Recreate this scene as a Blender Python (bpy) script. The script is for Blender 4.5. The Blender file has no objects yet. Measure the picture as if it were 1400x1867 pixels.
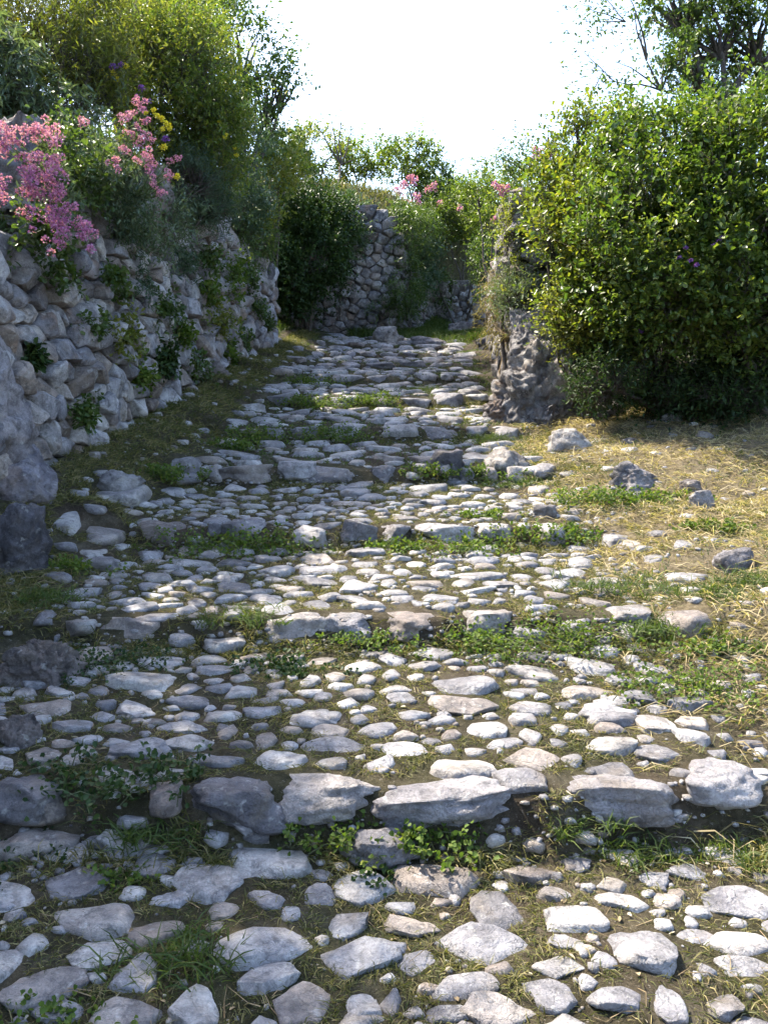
import bpy, math, random
import numpy as np
from mathutils import Vector, Matrix

scene = bpy.context.scene
COL = scene.collection
R = math.radians

# ---------------------------------------------------------------- camera
cam_data = bpy.data.cameras.new('camera')
cam_data.sensor_fit = 'VERTICAL'
cam_data.angle = 2 * math.atan(933.5 / 1553.0)
cam_data.clip_start = 0.05
cam_data.clip_end = 1000.0
cam = bpy.data.objects.new('camera', cam_data)
COL.objects.link(cam)
cam.location = (0.0, 0.0, 1.55)
cam.rotation_euler = (R(90 - 8), 0, 0)
scene.camera = cam

# ---------------------------------------------------------------- sky, sun, exposure
SUN_AZ = R(-50)      # from +Y, negative is to the left
SUN_EL = R(53)
world = bpy.data.worlds.new('World')
scene.world = world
world.use_nodes = True
wn = world.node_tree
wn.nodes.clear()
sky = wn.nodes.new('ShaderNodeTexSky')
sky.sky_type = 'NISHITA'
sky.sun_disc = False
sky.sun_elevation = SUN_EL
sky.sun_rotation = SUN_AZ
sky.air_density = 1.0
sky.dust_density = 2.0
sky.ozone_density = 1.6
bg = wn.nodes.new('ShaderNodeBackground')
bg.inputs['Strength'].default_value = 0.15
wo = wn.nodes.new('ShaderNodeOutputWorld')
wn.links.new(sky.outputs[0], bg.inputs['Color'])
wn.links.new(bg.outputs[0], wo.inputs['Surface'])

sun_data = bpy.data.lights.new('sun', 'SUN')
sun_data.energy = 3.9
sun_data.angle = R(0.53)
sun_data.color = (1.0, 0.91, 0.76)
sun = bpy.data.objects.new('sun', sun_data)
COL.objects.link(sun)
sd = Vector((math.sin(SUN_AZ) * math.cos(SUN_EL), math.cos(SUN_AZ) * math.cos(SUN_EL), math.sin(SUN_EL)))
sun.rotation_euler = sd.to_track_quat('Z', 'Y').to_euler()
sun.location = sd * 40

scene.view_settings.view_transform = 'Standard'
scene.view_settings.look = 'None'
scene.view_settings.exposure = 2.16
scene.view_settings.gamma = 1.0
scene.view_settings.use_curve_mapping = False
scene.render.engine = 'CYCLES'
scene.cycles.max_bounces = 5
scene.cycles.diffuse_bounces = 3
scene.cycles.glossy_bounces = 2
scene.cycles.transmission_bounces = 3
scene.cycles.use_adaptive_sampling = True
scene.cycles.adaptive_threshold = 0.03
scene.cycles.caustics_reflective = False
scene.cycles.caustics_refractive = False
scene.cycles.sample_clamp_indirect = 6.0

# ---------------------------------------------------------------- noise and terrain
def _hash(ix, iy, iz, seed):
    h = (ix * 374761393 + iy * 668265263 + iz * 2147483647 + seed * 974711) & 0xFFFFFFFF
    h = ((h ^ (h >> 13)) * 1274126177) & 0xFFFFFFFF
    h = (h ^ (h >> 16))
    return (h & 0xFFFFFF).astype(np.float64) / float(0xFFFFFF) * 2 - 1

def noise3(p, seed=0):
    p = np.asarray(p, dtype=np.float64)
    i = np.floor(p).astype(np.int64)
    f = p - i
    w = f * f * f * (f * (f * 6 - 15) + 10)
    out = 0
    for dx in (0, 1):
        wx_ = w[:, 0] if dx else 1 - w[:, 0]
        for dy in (0, 1):
            wy_ = w[:, 1] if dy else 1 - w[:, 1]
            for dz in (0, 1):
                wz_ = w[:, 2] if dz else 1 - w[:, 2]
                out = out + wx_ * wy_ * wz_ * _hash(i[:, 0] + dx, i[:, 1] + dy, i[:, 2] + dz, seed)
    return out

def fbm(p, octaves=4, seed=0, gain=0.5):
    a, s, t = 1.0, 0.0, 0.0
    p = np.asarray(p, dtype=np.float64)
    for k in range(octaves):
        s = s + a * noise3(p * (2.03 ** k) + 17.3 * k, seed + k)
        t += a
        a *= gain
    return s / t

def fbm2(x, y, scale, octaves=3, seed=0):
    p = np.stack([np.ravel(x) / scale, np.ravel(y) / scale, np.full(np.size(x), 0.37)], 1)
    return fbm(p, octaves, seed).reshape(np.shape(x))

def sstep(a, b, x):
    t = np.clip((x - a) / (b - a), 0, 1)
    return t * t * (3 - 2 * t)

# risers of the stepped path: distance, foot height, top height
RISERS = [(1.15, -0.05, 0.06), (2.42, 0.166, 0.325), (3.62, 0.436, 0.545), (4.92, 0.646, 0.752), (6.22, 0.875, 0.985),
          (7.5, 1.12, 1.235), (8.8, 1.385, 1.49), (10.0, 1.64, 1.72), (11.1, 1.85, 1.91), (12.0, 2.02, 2.08),
          (12.9, 2.18, 2.235)]
SKEW = [0.0, 0.02, 0.03, 0.04, 0.06, 0.10, 0.16, 0.18, 0.18, 0.18, 0.18]
PX = [-60.0, -8.0]; PZ = [-6.0, -1.3]
for (ry, z0, z1) in RISERS:
    PX += [ry - 0.02, ry + 0.08]; PZ += [z0, z1]
PX += [14.0, 16.0, 17.5, 22.0, 200.0]; PZ += [2.41, 2.66, 3.1, 3.9, 9.0]
PX = np.array(PX); PZ = np.array(PZ)
SX = np.array([-60, 1.15, 14.0, 200.0]); SZ = np.array([-6.0, 0.0, 2.41, 9.0])

def skew_at(y):
    return np.interp(y, [r[0] for r in RISERS], SKEW)

def wall_x(y):                       # front line of the long left wall
    return -2.2 + 0.0915 * (np.clip(y, -20, 14) - 4.9)

def wall_top(y):
    return np.interp(y, [1, 4.9, 6.3, 7.0, 7.7, 12, 14], [2.15, 2.36, 2.68, 2.95, 3.18, 3.36, 3.45])

def back_y(x):                       # line of the ruined wall at the top of the path
    return np.interp(x, [-6, -2.5, 0.22, 0.95, 2.4, 5], [14.2, 14.4, 15.2, 17.4, 18.0, 18.4])

def right_x(y):
    return 1.31 + 0.08 * (np.clip(y, 6, 20) - 8.9)

def height(x, y, detail=True):
    x = np.asarray(x, dtype=np.float64); y = np.asarray(y, dtype=np.float64)
    wob = 0.13 * fbm2(x, y, 0.5, 3, 5) if detail else 0.0
    yy = y - skew_at(y) * x + wob
    stepped = np.interp(yy, PX, PZ)
    smooth = np.interp(y, SX, SZ)
    side = np.maximum(sstep(1.0, 1.9, x + 0.25 * (fbm2(x, y, 0.9, 2, 9) if detail else 0)), sstep(1.5, 2.0, -x))
    z = stepped * (1 - side) + smooth * side
    # right bank climbs gently, left bank heaps up against the wall foot
    z = z + 0.11 * np.clip(x - 1.2, 0, 6)
    lb = np.interp(y, [0, 3, 4.6, 8, 12, 14], [0.02, 0.10, 0.30, 0.26, 0.12, 0.1])
    z = z + lb * sstep(0.85, 0.0, x - wall_x(y))
    if detail:
        z = z + 0.030 * fbm2(x, y, 0.45, 3, 21) + 0.010 * fbm2(x, y, 0.09, 2, 22)
        z = z + (0.10 * fbm2(x, y, 1.3, 2, 25) + 0.05 * fbm2(x, y, 0.3, 2, 26)) * sstep(1.0, 1.6, x)
        z = z + 0.05 * fbm2(x, y, 0.25, 3, 27) * sstep(-1.2, -1.7, x - 0.06 * (y - 5))
    # left hillside above the wall
    d = wall_x(y) - x
    cliff = np.interp(y, [12.0, 13.4], [0.05, 1.6])
    ml = sstep(0.16, 0.16 + cliff, d)
    hill = wall_top(y) + 0.02 + 7.0 * (1 - np.exp(-0.80 * np.clip(d - 0.2, 0, 60) / 7.0))
    if detail:
        hill = hill + 0.12 * fbm2(x, y, 1.2, 3, 31)
    z = z * (1 - ml) + np.maximum(hill, z) * ml
    # terrace behind the ruined wall
    by = back_y(x)
    wide = np.interp(x, [0.1, 0.5, 1.5], [0.08, 0.5, 1.4])
    mb = sstep(by + 0.16, by + 0.16 + wide, y)
    terr = np.interp(x, [-1.0, 0.1, 1.0, 2.6], [4.5, 4.36, 4.1, 3.9]) + 0.78 * sstep(0.2, 1.8, y - by) + 0.07 * np.clip(y - 15.2, 0, 80) + 0.14 * np.clip(y - 17.5, 0, 30) * sstep(0.5, 1.5, x)
    if detail:
        terr = terr + 0.10 * fbm2(x, y, 1.1, 3, 41)
    z = z * (1 - mb) + np.maximum(terr, z) * mb
    # terrace on the right behind the wall end
    mr = sstep(right_x(y) + 0.12, right_x(y) + 0.22, x) * sstep(9.06, 9.2, y + 0.12 * np.clip(x - 1.9, 0, 2)) * sstep(17.0, 15.0, y)
    rt = 3.02 + 0.10 * np.clip(x - 1.4, 0, 20) + 0.05 * np.clip(y - 8.4, 0, 10)
    if detail:
        rt = rt + 0.10 * fbm2(x, y, 1.0, 3, 51)
    z = z * (1 - mr) + np.maximum(rt, z) * mr
    return z

def h1(x, y):
    return float(height(np.array([x]), np.array([y]))[0])

# ---------------------------------------------------------------- mesh helpers
def mk(name, verts, faces, mat, parent=None, smooth=True, extra=None):
    """verts (N,3); faces (M,3) or (M,4) array, or a list of such arrays -> one mesh object"""
    verts = np.asarray(verts, dtype=np.float32)
    if not isinstance(faces, list):
        faces = [faces]
    faces = [np.asarray(f, dtype=np.int32) for f in faces if len(f)]
    me = bpy.data.meshes.new(name)
    me.vertices.add(len(verts))
    me.vertices.foreach_set('co', verts.ravel())
    loops = np.concatenate([f.ravel() for f in faces])
    tot = np.concatenate([np.full(len(f), f.shape[1], np.int32) for f in faces])
    start = np.concatenate([[0], np.cumsum(tot)[:-1]]).astype(np.int32)
    me.loops.add(len(loops))
    me.loops.foreach_set('vertex_index', loops)
    me.polygons.add(len(tot))
    me.polygons.foreach_set('loop_start', start)
    me.polygons.foreach_set('loop_total', tot)
    if smooth:
        me.polygons.foreach_set('use_smooth', np.ones(len(tot), dtype=bool))
    if extra:
        for an, av in extra.items():
            at = me.attributes.new(an, 'FLOAT', 'POINT')
            at.data.foreach_set('value', np.asarray(av, np.float32))
    me.update(calc_edges=True)
    me.materials.append(mat)
    return link(name, me, parent)

def link(name, me, parent=None, loc=None, rot=None, scale=None):
    o = bpy.data.objects.new(name, me)
    COL.objects.link(o)
    if parent is not None:
        o.parent = parent
    if loc is not None:
        o.location = loc
    if rot is not None:
        o.rotation_euler = rot
    if scale is not None:
        o.scale = scale
    return o

def tag(o, label=None, cat=None, group=None, kind=None):
    if label: o['label'] = label
    if cat: o['category'] = cat
    if group: o['group'] = group
    if kind: o['kind'] = kind
    return o

def thing(name, label, cat, loc, group=None):
    o = link(name, None, None, loc)
    o.empty_display_size = 0.1
    return tag(o, label, cat, group)

class Acc:
    """collects geometry for one joined mesh"""
    def __init__(self):
        self.v, self.f3, self.f4, self.n = [], [], [], 0
    def add(self, v, f):
        v = np.asarray(v, dtype=np.float64); f = np.asarray(f, dtype=np.int64)
        (self.f3 if f.shape[1] == 3 else self.f4).append(f + self.n)
        self.v.append(v); self.n += len(v)
    def build(self, name, mat, parent=None, base=None, smooth=True):
        v = np.concatenate(self.v)
        if base is not None:
            v = v - np.asarray(base)
        fs = []
        if self.f3: fs.append(np.concatenate(self.f3))
        if self.f4: fs.append(np.concatenate(self.f4))
        return mk(name, v, fs, mat, parent, smooth)

_ico = {}
def ico(sub):
    if sub not in _ico:
        import bmesh
        bm = bmesh.new()
        bmesh.ops.create_icosphere(bm, subdivisions=sub, radius=1.0)
        bm.verts.ensure_lookup_table()
        v = np.array([x.co[:] for x in bm.verts]); f = np.array([[w.index for w in q.verts] for q in bm.faces])
        bm.free()
        v /= np.linalg.norm(v, axis=1)[:, None]
        _ico[sub] = (v, f)
    return _ico[sub]

def unit(a):
    return a / np.maximum(np.linalg.norm(a, axis=-1, keepdims=True), 1e-9)

def stone_verts(sub, seed, p=2.7, cuts=6, flat=0.62, rough=0.10, fine=0.03, strata=0.0, pits=0.0, facets=0):
    """a worn lump of limestone in the unit cube, flat-ish top"""
    rng = np.random.default_rng(seed)
    d, f = ico(sub)
    r = (np.abs(d) ** p).sum(1) ** (-1.0 / p)
    v = d * r[:, None]
    a0 = rng.uniform(0, 6.28)
    for k in range(cuts):
        a = a0 + k * 6.283 / cuts + rng.uniform(-0.4, 0.4)
        n = np.array([math.cos(a), math.sin(a), rng.uniform(-0.1, 0.45)]); n /= np.linalg.norm(n)
        o = rng.uniform(0.55, 0.93)
        e = np.maximum(0, v @ n - o)
        v = v - n[None] * (e * 0.94)[:, None]
    for k in range(facets):
        n = unit(rng.normal(size=3)); o = rng.uniform(0.55, 0.85)
        e = np.maximum(0, v @ n - o)
        v = v - n[None] * (e * 0.9)[:, None]
    if flat:
        n = np.array([rng.uniform(-.22, .22), rng.uniform(-.22, .22), 1.0]); n /= np.linalg.norm(n)
        e = np.maximum(0, v @ n - flat)
        v = v - n[None] * (e * 0.80)[:, None]
    off = rng.uniform(-50, 50, 3)
    nn = unit(v)
    v = v + nn * (rough * fbm(v * 1.3 + off, 3, seed % 97))[:, None]
    v = v + nn * (fine * fbm(v * 5.0 + off, 3, seed % 89))[:, None]
    if strata:
        q = v[:, 2] * 5.0 + 0.8 * fbm(v * 1.1 + off, 2, 3) + v[:, 0] * rng.uniform(-1, 1)
        sw = np.abs((q % 1.0) - 0.5) * 2
        v = v + nn * (strata * (sw ** 0.7 - 0.5) * (0.5 + 0.5 * fbm(v * 2 + off, 2, 8)))[:, None]
    if pits:
        w = fbm(v * 2.6 + off + 9, 4, 55)
        v = v + nn * (pits * ((1 - np.minimum(1, np.abs(w) * 3.2)) - 0.45))[:, None]
        v = v + nn * (pits * 0.5 * fbm(v * 9 + off, 3, 12))[:, None]
    return v, f

def tube(points, radii, sides=6):
    """tapered tube through points"""
    P = np.asarray(points, float); rad = np.asarray(radii, float)
    n = len(P)
    t = unit(np.gradient(P, axis=0))
    ref = np.array([0.31, 0.77, 0.55])
    s = unit(np.cross(t, ref)); q = np.cross(t, s)
    a = np.arange(sides) * 2 * math.pi / sides
    ring = (s[:, None, :] * np.cos(a)[None, :, None] + q[:, None, :] * np.sin(a)[None, :, None]) * rad[:, None, None] + P[:, None, :]
    v = ring.reshape(-1, 3)
    i = np.arange(n - 1)[:, None] * sides; j = np.arange(sides)[None]; k = (j + 1) % sides
    f = np.stack([i + j, i + k, i + sides + k, i + sides + j], -1).reshape(-1, 4)
    return v, f

def leaves(base, direc, length, width, rng, up=0.6, fold=0.18, curl=0.12, shape=0):
    """six-vertex folded leaves; base, direc (N,3); length, width scalars or (N,)"""
    N = len(base)
    L = np.broadcast_to(np.asarray(length, float), (N,))[:, None]
    W = np.broadcast_to(np.asarray(width, float), (N,))[:, None]
    a = unit(direc)
    nrm = rng.normal(size=(N, 3)); nrm[:, 2] += up * 3
    nrm = unit(nrm - a * (nrm * a).sum(1, keepdims=True))
    s = np.cross(a, nrm)
    c1, c2 = ((0.30, 0.72) if shape == 0 else (0.42, 0.86))
    w1, w2 = ((0.50, 0.36) if shape == 0 else (0.45, 0.50))
    b = base
    m1 = b + a * L * c1; m2 = b + a * L * c2 - nrm * L * curl * 0.4
    tip = b + a * L - nrm * L * curl
    if shape == 2:      # distant foliage: one folded rhombus
        v = np.stack([b, b + a * L * 0.45 - s * W * 0.52 + nrm * W * fold, tip, b + a * L * 0.5 + s * W * 0.52 + nrm * W * fold], 1).reshape(-1, 3)
        return v, np.arange(N)[:, None] * 4 + np.array([[0, 3, 2, 1]])
    v = np.stack([b, m1 - s * W * w1 + nrm * W * fold, m2 - s * W * w2 + nrm * W * fold, tip,
                  m2 + s * W * w2 + nrm * W * fold, m1 + s * W * w1 + nrm * W * fold], 1).reshape(-1, 3)
    i = np.arange(N)[:, None] * 6
    f = np.concatenate([i + np.array([[0, 3, 2, 1]]), i + np.array([[0, 5, 4, 3]])])
    return v, f

def blades(base, direc, length, width, rng, bend=0.5):
    """five-vertex bent grass blades"""
    N = len(base)
    L = np.broadcast_to(np.asarray(length, float), (N,))[:, None]
    W = np.broadcast_to(np.asarray(width, float), (N,))[:, None]
    a = unit(direc)
    s = unit(np.cross(a, rng.normal(size=(N, 3))))
    g = np.zeros((N, 3)); g[:, 2] = -1
    h = unit(np.concatenate([a[:, :2], np.zeros((N, 1))], 1) + rng.normal(size=(N, 3)) * [0.3, 0.3, 0])
    m = base + a * L * 0.55
    tip = base + a * L * 0.95 + h * L * bend * 0.35 + g * L * bend * 0.28
    v = np.stack([base - s * W * .5, base + s * W * .5, m + s * W * .4, m - s * W * .4, tip], 1).reshape(-1, 3)
    i = np.arange(N)[:, None] * 5
    return v, i + np.array([[0, 1, 2, 3]]), i + np.array([[3, 2, 4]])

# ---------------------------------------------------------------- materials
class NT:
    def __init__(self, name):
        self.m = bpy.data.materials.new(name)
        self.m.use_nodes = True
        self.t = self.m.node_tree
        self.t.nodes.clear()
        self.out = self.n('ShaderNodeOutputMaterial')
    def n(self, typ, **kw):
        nd = self.t.nodes.new(typ)
        for k, v in kw.items():
            setattr(nd, k, v)
        return nd
    def l(self, a, b):
        self.t.links.new(a, b)
    def pos(self):
        return self.n('ShaderNodeNewGeometry').outputs['Position']
    def noise(self, vec, scale, detail=4, rough=0.55, dist=0.0):
        nd = self.n('ShaderNodeTexNoise')
        nd.inputs['Scale'].default_value = scale
        nd.inputs['Detail'].default_value = detail
        nd.inputs['Roughness'].default_value = rough
        nd.inputs['Distortion'].default_value = dist
        self.l(vec, nd.inputs['Vector'])
        return nd.outputs['Fac']
    def ramp(self, fac, stops):
        nd = self.n('ShaderNodeValToRGB')
        el = nd.color_ramp.elements
        while len(el) < len(stops):
            el.new(0.5)
        for e, (p, c) in zip(el, stops):
            e.position = p
            e.color = (c[0], c[1], c[2], 1) if not isinstance(c, (int, float)) else (c, c, c, 1)
        self.l(fac, nd.inputs[0])
        return nd.outputs[0]
    def mix(self, fac, a, b, mode='MIX'):
        nd = self.n('ShaderNodeMix', data_type='RGBA', blend_type=mode)
        for sock, val in ((nd.inputs[0], fac), (nd.inputs[6], a), (nd.inputs[7], b)):
            if hasattr(val, 'links'):
                self.l(val, sock)
            elif isinstance(val, (int, float)):
                sock.default_value = val
            else:
                sock.default_value = (*val, 1)
        return nd.outputs[2]
    def math(self, op, a, b=0.0):
        nd = self.n('ShaderNodeMath', operation=op)
        for sock, val in ((nd.inputs[0], a), (nd.inputs[1], b)):
            if hasattr(val, 'links'): self.l(val, sock)
            else: sock.default_value = val
        return nd.outputs[0]
    def bump(self, hgt, strength=0.5, dist=0.01, prev=None):
        nd = self.n('ShaderNodeBump')
        nd.inputs['Strength'].default_value = strength
        nd.inputs['Distance'].default_value = dist
        self.l(hgt, nd.inputs['Height'])
        if prev is not None: self.l(prev, nd.inputs['Normal'])
        return nd.outputs[0]
    def bsdf(self, col, rough=0.85, normal=None, spec=0.3):
        nd = self.n('ShaderNodeBsdfPrincipled')
        if hasattr(col, 'links'): self.l(col, nd.inputs['Base Color'])
        else: nd.inputs['Base Color'].default_value = (*col, 1)
        if hasattr(rough, 'links'): self.l(rough, nd.inputs['Roughness'])
        else: nd.inputs['Roughness'].default_value = rough
        nd.inputs['Specular IOR Level'].default_value = spec
        if normal is not None: self.l(normal, nd.inputs['Normal'])
        return nd.outputs[0]
    def done(self, sh):
        self.l(sh, self.out.inputs['Surface'])
        return self.m

def stone_mat(name, lo, hi, lichen=0.5, ochre=0.0, island=False, scale=1.0, spec=0.3, rough=0.75, bump=0.8):
    k = NT(name)
    p = k.pos()
    rnd = k.n('ShaderNodeNewGeometry').outputs['Random Per Island'] if island else k.n('ShaderNodeObjectInfo').outputs['Random']
    shift = k.n('ShaderNodeVectorMath', operation='MULTIPLY_ADD')
    comb = k.n('ShaderNodeCombineXYZ')
    k.l(rnd, comb.inputs[0]); k.l(rnd, comb.inputs[2])
    k.l(comb.outputs[0], shift.inputs[0]); shift.inputs[1].default_value = (7.0, 0, 3.0); k.l(p, shift.inputs[2])
    v = shift.outputs[0]
    n1 = k.noise(v, 5.0 * scale, 6, 0.62)
    col = k.ramp(n1, [(0.36, lo), (0.60, hi)])
    # each stone its own tone
    tone = k.ramp(rnd, [(0.0, (0.42, 0.41, 0.44)), (0.2, (0.72, 0.71, 0.75)), (0.5, (1.02, 1.0, 1.0)), (0.75, (1.12, 1.08, 1.03)), (0.88, (0.86, 0.76, 0.68)), (1.0, (0.62, 0.52, 0.45))])
    col = k.mix(1.0, col, tone, 'MULTIPLY')
    if ochre:
        oc = k.ramp(k.noise(v, 3.1 * scale, 4, 0.6, 0.4), [(0.56, 0.0), (0.70, 1.0)])
        col = k.mix(k.math('MULTIPLY', oc, ochre), col, (0.30, 0.17, 0.09))
    # dark lichen crust and pale spots
    dk = k.ramp(k.noise(v, 13.0 * scale, 5, 0.7, 0.6), [(0.54, 0.0), (0.66, 1.0)])
    col = k.mix(k.math('MULTIPLY', dk, lichen), col, (0.055, 0.052, 0.056))
    pl = k.ramp(k.noise(v, 30.0 * scale, 3, 0.6, 0.3), [(0.60, 0.0), (0.68, 1.0)])
    col = k.mix(k.math('MULTIPLY', pl, 0.45), col, (0.52, 0.51, 0.48))
    grain = k.noise(v, 140.0, 3, 0.7)
    col = k.mix(0.6, col, k.ramp(grain, [(0.30, 0.55), (0.70, 1.22)]), 'MULTIPLY')
    col = k.mix(0.6, col, k.ramp(k.noise(v, 16.0 * scale, 7, 0.78, 0.5), [(0.36, 0.22), (0.50, 0.95), (0.66, 1.3)]), 'MULTIPLY')
    sm = k.ramp(k.noise(v, 4.3 * scale, 5, 0.65, 0.8), [(0.52, 0.0), (0.66, 1.0)])
    col = k.mix(k.math('MULTIPLY', sm, 0.5), col, (0.17, 0.135, 0.10))
    vor = k.n('ShaderNodeTexVoronoi', feature='DISTANCE_TO_EDGE')
    vor.inputs['Scale'].default_value = 6.0 * scale
    vd = k.n('ShaderNodeVectorMath', operation='ADD')
    nz = k.n('ShaderNodeTexNoise'); nz.inputs['Scale'].default_value = 9.0; k.l(v, nz.inputs['Vector'])
    k.l(nz.outputs['Color'], vd.inputs[0]); k.l(v, vd.inputs[1])
    k.l(vd.outputs[0], vor.inputs['Vector'])
    crack = k.ramp(vor.outputs['Distance'], [(0.0, 0.0), (0.035, 1.0)])
    b = k.bump(crack, 0.6, 0.012)
    b = k.bump(k.noise(v, 22.0, 6, 0.72), bump, 0.034, b)
    b = k.bump(k.noise(v, 85.0, 5, 0.75), 0.8, 0.009, b)
    return k.done(k.bsdf(col, rough, b, spec))

def leaf_mat(name, a, b, c=None, trans=0.35, rough=0.45, spec=0.4, young=0.0):
    k = NT(name)
    g = k.n('ShaderNodeNewGeometry')
    rnd = g.outputs['Random Per Island']
    big = k.noise(g.outputs['Position'], 2.2, 3, 0.6)
    f = k.math('ADD', k.math('MULTIPLY', rnd, 0.65), k.math('MULTIPLY', big, 0.45))
    col = k.ramp(f, [(0.15, a), (0.62, b), (0.95, c or b)])
    s1 = k.bsdf(col, rough, None, spec)
    tr = k.n('ShaderNodeBsdfTranslucent')
    tcol = k.mix(1.0, col, (1.35, 1.45, 0.55), 'MULTIPLY')
    k.l(tcol, tr.inputs['Color'])
    mx = k.n('ShaderNodeMixShader')
    mx.inputs[0].default_value = trans
    k.l(s1, mx.inputs[1]); k.l(tr.outputs[0], mx.inputs[2])
    return k.done(mx.outputs[0])

def bark_mat(name, a, b):
    k = NT(name)
    p = k.pos()
    n = k.noise(p, 30, 5, 0.65)
    return k.done(k.bsdf(k.ramp(n, [(0.3, a), (0.7, b)]), 0.9, k.bump(n, 0.7, 0.01), 0.2))

def soil_mat():
    k = NT('soil')
    p = k.pos()
    dry = k.n('ShaderNodeAttribute', attribute_name='dry').outputs['Fac']
    moss = k.n('ShaderNodeAttribute', attribute_name='moss').outputs['Fac']
    n1 = k.noise(p, 6.0, 6, 0.65)
    n2 = k.noise(p, 38.0, 5, 0.7)
    col = k.ramp(n1, [(0.30, (0.040, 0.029, 0.020)), (0.52, (0.090, 0.068, 0.048)), (0.74, (0.175, 0.145, 0.11))])
    straw = k.ramp(k.noise(p, 22.0, 5, 0.7, 1.5), [(0.3, (0.15, 0.115, 0.065)), (0.7, (0.33, 0.27, 0.17))])
    col = k.mix(k.math('MULTIPLY', dry, 0.85), col, straw)
    green = k.ramp(k.noise(p, 28.0, 4, 0.7), [(0.3, (0.030, 0.040, 0.012)), (0.7, (0.075, 0.085, 0.028))])
    col = k.mix(k.math('MULTIPLY', moss, 0.7), col, green)
    grit = k.ramp(k.noise(p, 120.0, 3, 0.6), [(0.62, 0.0), (0.72, 1.0)])
    col = k.mix(k.math('MULTIPLY', grit, 0.55), col, (0.42, 0.38, 0.33))
    col = k.mix(0.5, col, k.ramp(n2, [(0.34, 0.25), (0.66, 1.45)]), 'MULTIPLY')
    b = k.bump(k.noise(p, 26.0, 7, 0.75), 1.0, 0.05)
    b = k.bump(k.noise(p, 110.0, 5, 0.75), 1.0, 0.014, b)
    return k.done(k.bsdf(col, 0.95, b, 0.15))

M = {}
M['soil'] = soil_mat()
M['cobble'] = stone_mat('cobble_limestone', (0.17, 0.165, 0.175), (0.43, 0.42, 0.41), lichen=0.7, spec=0.6, rough=0.40, bump=0.55)
M['cobble_small'] = stone_mat('small_cobble_limestone', (0.18, 0.175, 0.185), (0.44, 0.43, 0.42), lichen=0.6, island=True, spec=0.6, rough=0.40, bump=0.55)
M['step'] = stone_mat('step_limestone', (0.20, 0.19, 0.20), (0.42, 0.40, 0.39), lichen=0.55, spec=0.5, rough=0.48)
M['wall'] = stone_mat('wall_limestone', (0.20, 0.195, 0.205), (0.54, 0.53, 0.53), lichen=0.7, ochre=0.5)
M['wall_small'] = stone_mat('chinking_limestone', (0.24, 0.23, 0.23), (0.44, 0.42, 0.40), lichen=0.5, ochre=0.4, island=True)
M['back_wall'] = stone_mat('ruined_wall_limestone', (0.12, 0.115, 0.12), (0.36, 0.35, 0.35), lichen=0.8, ochre=0.5)
M['boulder'] = stone_mat('boulder_limestone', (0.13, 0.125, 0.135), (0.40, 0.385, 0.37), lichen=0.85, scale=0.8, bump=1.0)
M['dark_rock'] = stone_mat('dark_boulder_rock', (0.08, 0.078, 0.085), (0.27, 0.26, 0.27), lichen=0.7, scale=0.8, bump=1.0)
M['rusty_rock'] = stone_mat('rusty_boulder_rock', (0.12, 0.115, 0.12), (0.38, 0.36, 0.34), lichen=0.8, ochre=0.6, scale=0.9, bump=1.0)
M['outcrop'] = stone_mat('outcrop_rock', (0.15, 0.14, 0.155), (0.36, 0.34, 0.36), lichen=0.6, ochre=0.3, scale=0.9, bump=1.0)
M['plaque'] = stone_mat('plaque_slate', (0.16, 0.17, 0.19), (0.25, 0.26, 0.28), lichen=0.15, scale=2, bump=0.2)
M['bark'] = bark_mat('bark', (0.035, 0.028, 0.022), (0.12, 0.10, 0.085))
M['stem'] = bark_mat('green_stem', (0.06, 0.07, 0.03), (0.14, 0.15, 0.08))
M['dry_stem'] = bark_mat('dry_stem', (0.16, 0.11, 0.06), (0.34, 0.26, 0.15))
M['leaf_bright'] = leaf_mat('leaf_bright', (0.055, 0.092, 0.020), (0.105, 0.150, 0.030), (0.18, 0.195, 0.040), 0.46)
M['leaf_gloss'] = leaf_mat('leaf_glossy', (0.034, 0.070, 0.016), (0.080, 0.130, 0.024), (0.16, 0.18, 0.032), 0.42, 0.40, 0.45)
M['leaf_gold'] = leaf_mat('leaf_golden', (0.070, 0.110, 0.020), (0.140, 0.170, 0.028), (0.25, 0.22, 0.032), 0.42, 0.36, 0.5)
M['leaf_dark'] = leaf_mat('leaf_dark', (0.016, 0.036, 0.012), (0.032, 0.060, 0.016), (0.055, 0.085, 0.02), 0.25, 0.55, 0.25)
M['leaf_mid'] = leaf_mat('leaf_mid', (0.038, 0.070, 0.020), (0.070, 0.112, 0.028), (0.115, 0.15, 0.036), 0.35)
M['leaf_grey'] = leaf_mat('leaf_greyish', (0.070, 0.100, 0.060), (0.11, 0.15, 0.088), (0.16, 0.195, 0.12), 0.3, 0.55)
M['leaf_blue'] = leaf_mat('leaf_bluish', (0.045, 0.078, 0.052), (0.075, 0.118, 0.076), (0.11, 0.155, 0.10), 0.3, 0.55)
M['leaf_yellow'] = leaf_mat('leaf_yellowish', (0.085, 0.115, 0.026), (0.15, 0.165, 0.040), (0.23, 0.22, 0.055), 0.48)
M['leaf_dry'] = leaf_mat('leaf_dry', (0.10, 0.085, 0.04), (0.18, 0.15, 0.075), (0.28, 0.23, 0.13), 0.3, 0.7, 0.2)
M['clover'] = leaf_mat('leaf_clover', (0.050, 0.085, 0.016), (0.090, 0.140, 0.026), (0.17, 0.19, 0.045), 0.40, 0.62, 0.2)
M['grass'] = leaf_mat('blade_grass', (0.050, 0.066, 0.018), (0.13, 0.125, 0.045), (0.34, 0.28, 0.15), 0.35, 0.6, 0.25)
M['grass_green'] = leaf_mat('blade_green', (0.035, 0.062, 0.014), (0.070, 0.105, 0.024), (0.12, 0.14, 0.04), 0.38, 0.55, 0.3)
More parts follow.
